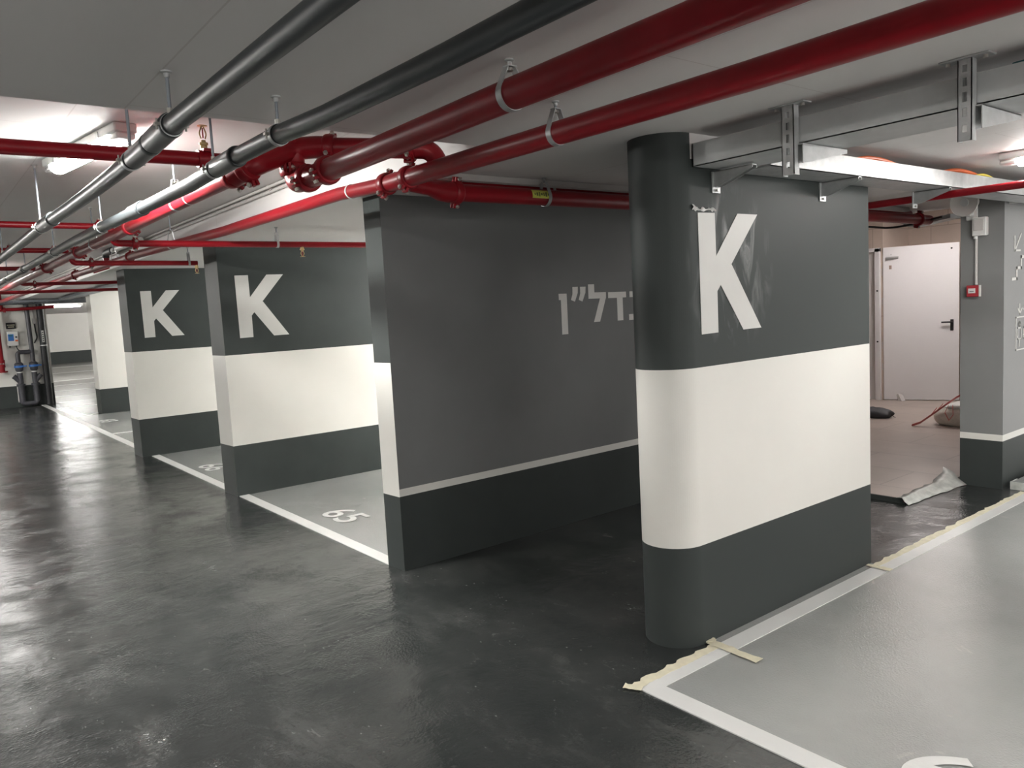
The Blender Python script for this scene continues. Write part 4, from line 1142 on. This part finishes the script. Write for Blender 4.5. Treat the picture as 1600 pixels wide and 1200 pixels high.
dp = pipe_thing('drain_pipe', [(XW + 0.10, 2.475, 0.01), (XW + 0.10, 2.475, 2.305)], 0.068, M['rubber'], 'thick upright black drain pipe beside the pump pipes on the far wall')
lb = mk('label_strip', MB().box(XW + 0.166, XW + 0.171, 2.453, 2.497, 1.39, 1.645), M['whitep'], dp)
mb = MB()
for i in range(5):
    mb.box(XW + 0.171, XW + 0.1725, 2.462, 2.487, 1.41 + i * 0.045, 1.435 + i * 0.045)
mk('print', mb, M['hole'], lb)
mk('joint_ring', MB().cyl((XW + 0.10, 2.475, 1.31), (XW + 0.10, 2.475, 1.33), 0.072, 20), M['whitep'], dp)
so = mk('socket_box', MB().box(XW, XW + 0.05, 2.32, 2.39, 1.80, 1.92), M['conduit'], bevel=0.006)
tag(so, 'small grey socket box between the pump pipe and the black drain pipe', 'socket')
mk('conduit', MB().cyl((XW + 0.02, 2.355, 1.92), (XW + 0.02, 2.355, 2.30), 0.014, 10), M['conduit'], so)
cable([(XW + 0.03, 2.355, 1.80), (XW + 0.05, 2.36, 1.65), (XW + 0.06, 2.37, 1.50), (XW + 0.08, 2.31, 1.38)], 0.014, M['rubber'], 'black flexible lead hanging from the small grey socket box')
rp = pipe_thing('red_riser', [(XW + 0.15, 1.655, 0.80), (XW + 0.15, 1.645, 2.40)], 0.05, M['red'], 'upright red pipe at left edge of the picture on the far wall')
mk('flange', MB().cyl((XW + 0.15, 1.655, 0.79), (XW + 0.15, 1.655, 0.82), 0.10, 20).cyl((XW + 0.15, 1.655, 0.90), (XW + 0.15, 1.655, 1.06), 0.066, 20), M['red'], rp)
bolt(rp, (XW + 0.22, 1.655, 0.98), (0, 1, 0), 0.08, 0.012)
o = pipe_thing('branch_pipe', [(XW + 0.35, -2, 2.05), (XW + 0.35, 2.2, 2.13), (XW + 0.35, 2.72, 2.15)], 0.035, M['red'], 'red pipe crossing in front of the far pump wall under the cables')
for y in (1.66, 1.80):
    coupling(o, (XW + 0.35, y, 2.12), (0, 1, 0), 0.038, (0, 0, 1))
mk('tee_riser', MB().ring((XW + 0.35, 1.73, 2.12), (0, 0, 1), [(0, 0.05), (0.10, 0.05), (0.10, 0.09), (0.13, 0.09), (0.13, 0.045), (0.36, 0.045)], 18), M['red'], o)

# cable runs near the pump wall
for i, (z, y0_, y1_, lab) in enumerate(((2.215, -1.0, 3.5, 'nearer'), (2.235, -1.0, 3.7, 'farther'))):
    t = tag(empty('cable_ladder', (XW + 0.6 + i * 0.3, 1.2, z)), lab + ' of two dark cable ladders across the aisle before the pump wall', 'cable tray')
    x0 = XW + 0.6 + i * 0.35
    mk('side_rail', MB().box(x0, x0 + 0.01, y0_, y1_, z, z + 0.05), M['rod'], t)
    mk('side_rail', MB().box(x0 + 0.24, x0 + 0.25, y0_, y1_, z, z + 0.05), M['rod'], t)
    mb = MB()
    k = y0_
    while k < y1_:
        mb.box(x0, x0 + 0.25, k, k + 0.02, z, z + 0.012); k += 0.25
    mk('rungs', mb, M['rod'], t)
    mb = MB()
    rnd = random.Random(40 + i)
    for q in range(9):
        xx = x0 + 0.025 + q * 0.025
        mb.tube([(xx + rnd.uniform(-0.01, 0.01), y0_ + s * (y1_ - y0_) / 10, z + 0.03 + rnd.uniform(-0.03, 0.025)) for s in range(11)], 0.012, 8)
    tag(mk('cable_bundle', mb, M['rubber'], t), kind='stuff')
    for y in (0.4, 1.9, 3.2):
        mk('hanger_rod', MB().cyl((x0 + 0.245, y, z), (x0 + 0.245, y, ZL if y > 2.07 else ZH), 0.006, 8), M['galv'], t)
ct = tag(empty('cable_tray', (-15, 2.72, 2.24)), 'dark cable tray along the ceiling above the white wall beyond the K walls', 'cable tray')
mk('tray_section', MB().box(-18.2, -10.9, 2.62, 2.82, 2.245, 2.25).box(-18.2, -10.9, 2.62, 2.625, 2.245, 2.285).box(-18.2, -10.9, 2.815, 2.82, 2.245, 2.285), M['rod'], ct)
mb = MB()
for q in range(4):
    rnd = random.Random(q)
    mb.tube([(-18.1 + s * 0.71, 2.66 + q * 0.035 + rnd.uniform(-0.008, 0.008), 2.262 + rnd.uniform(-0.003, 0.006)) for s in range(11)], 0.010, 8)
tag(mk('cable_bundle', mb, M['rubber'], ct), kind='stuff')
for x in (-12, -14.5, -17):
    mk('hanger_rod', MB().cyl((x, 2.635, 2.25), (x, 2.635, ZL), 0.005, 8), M['galv'], ct)
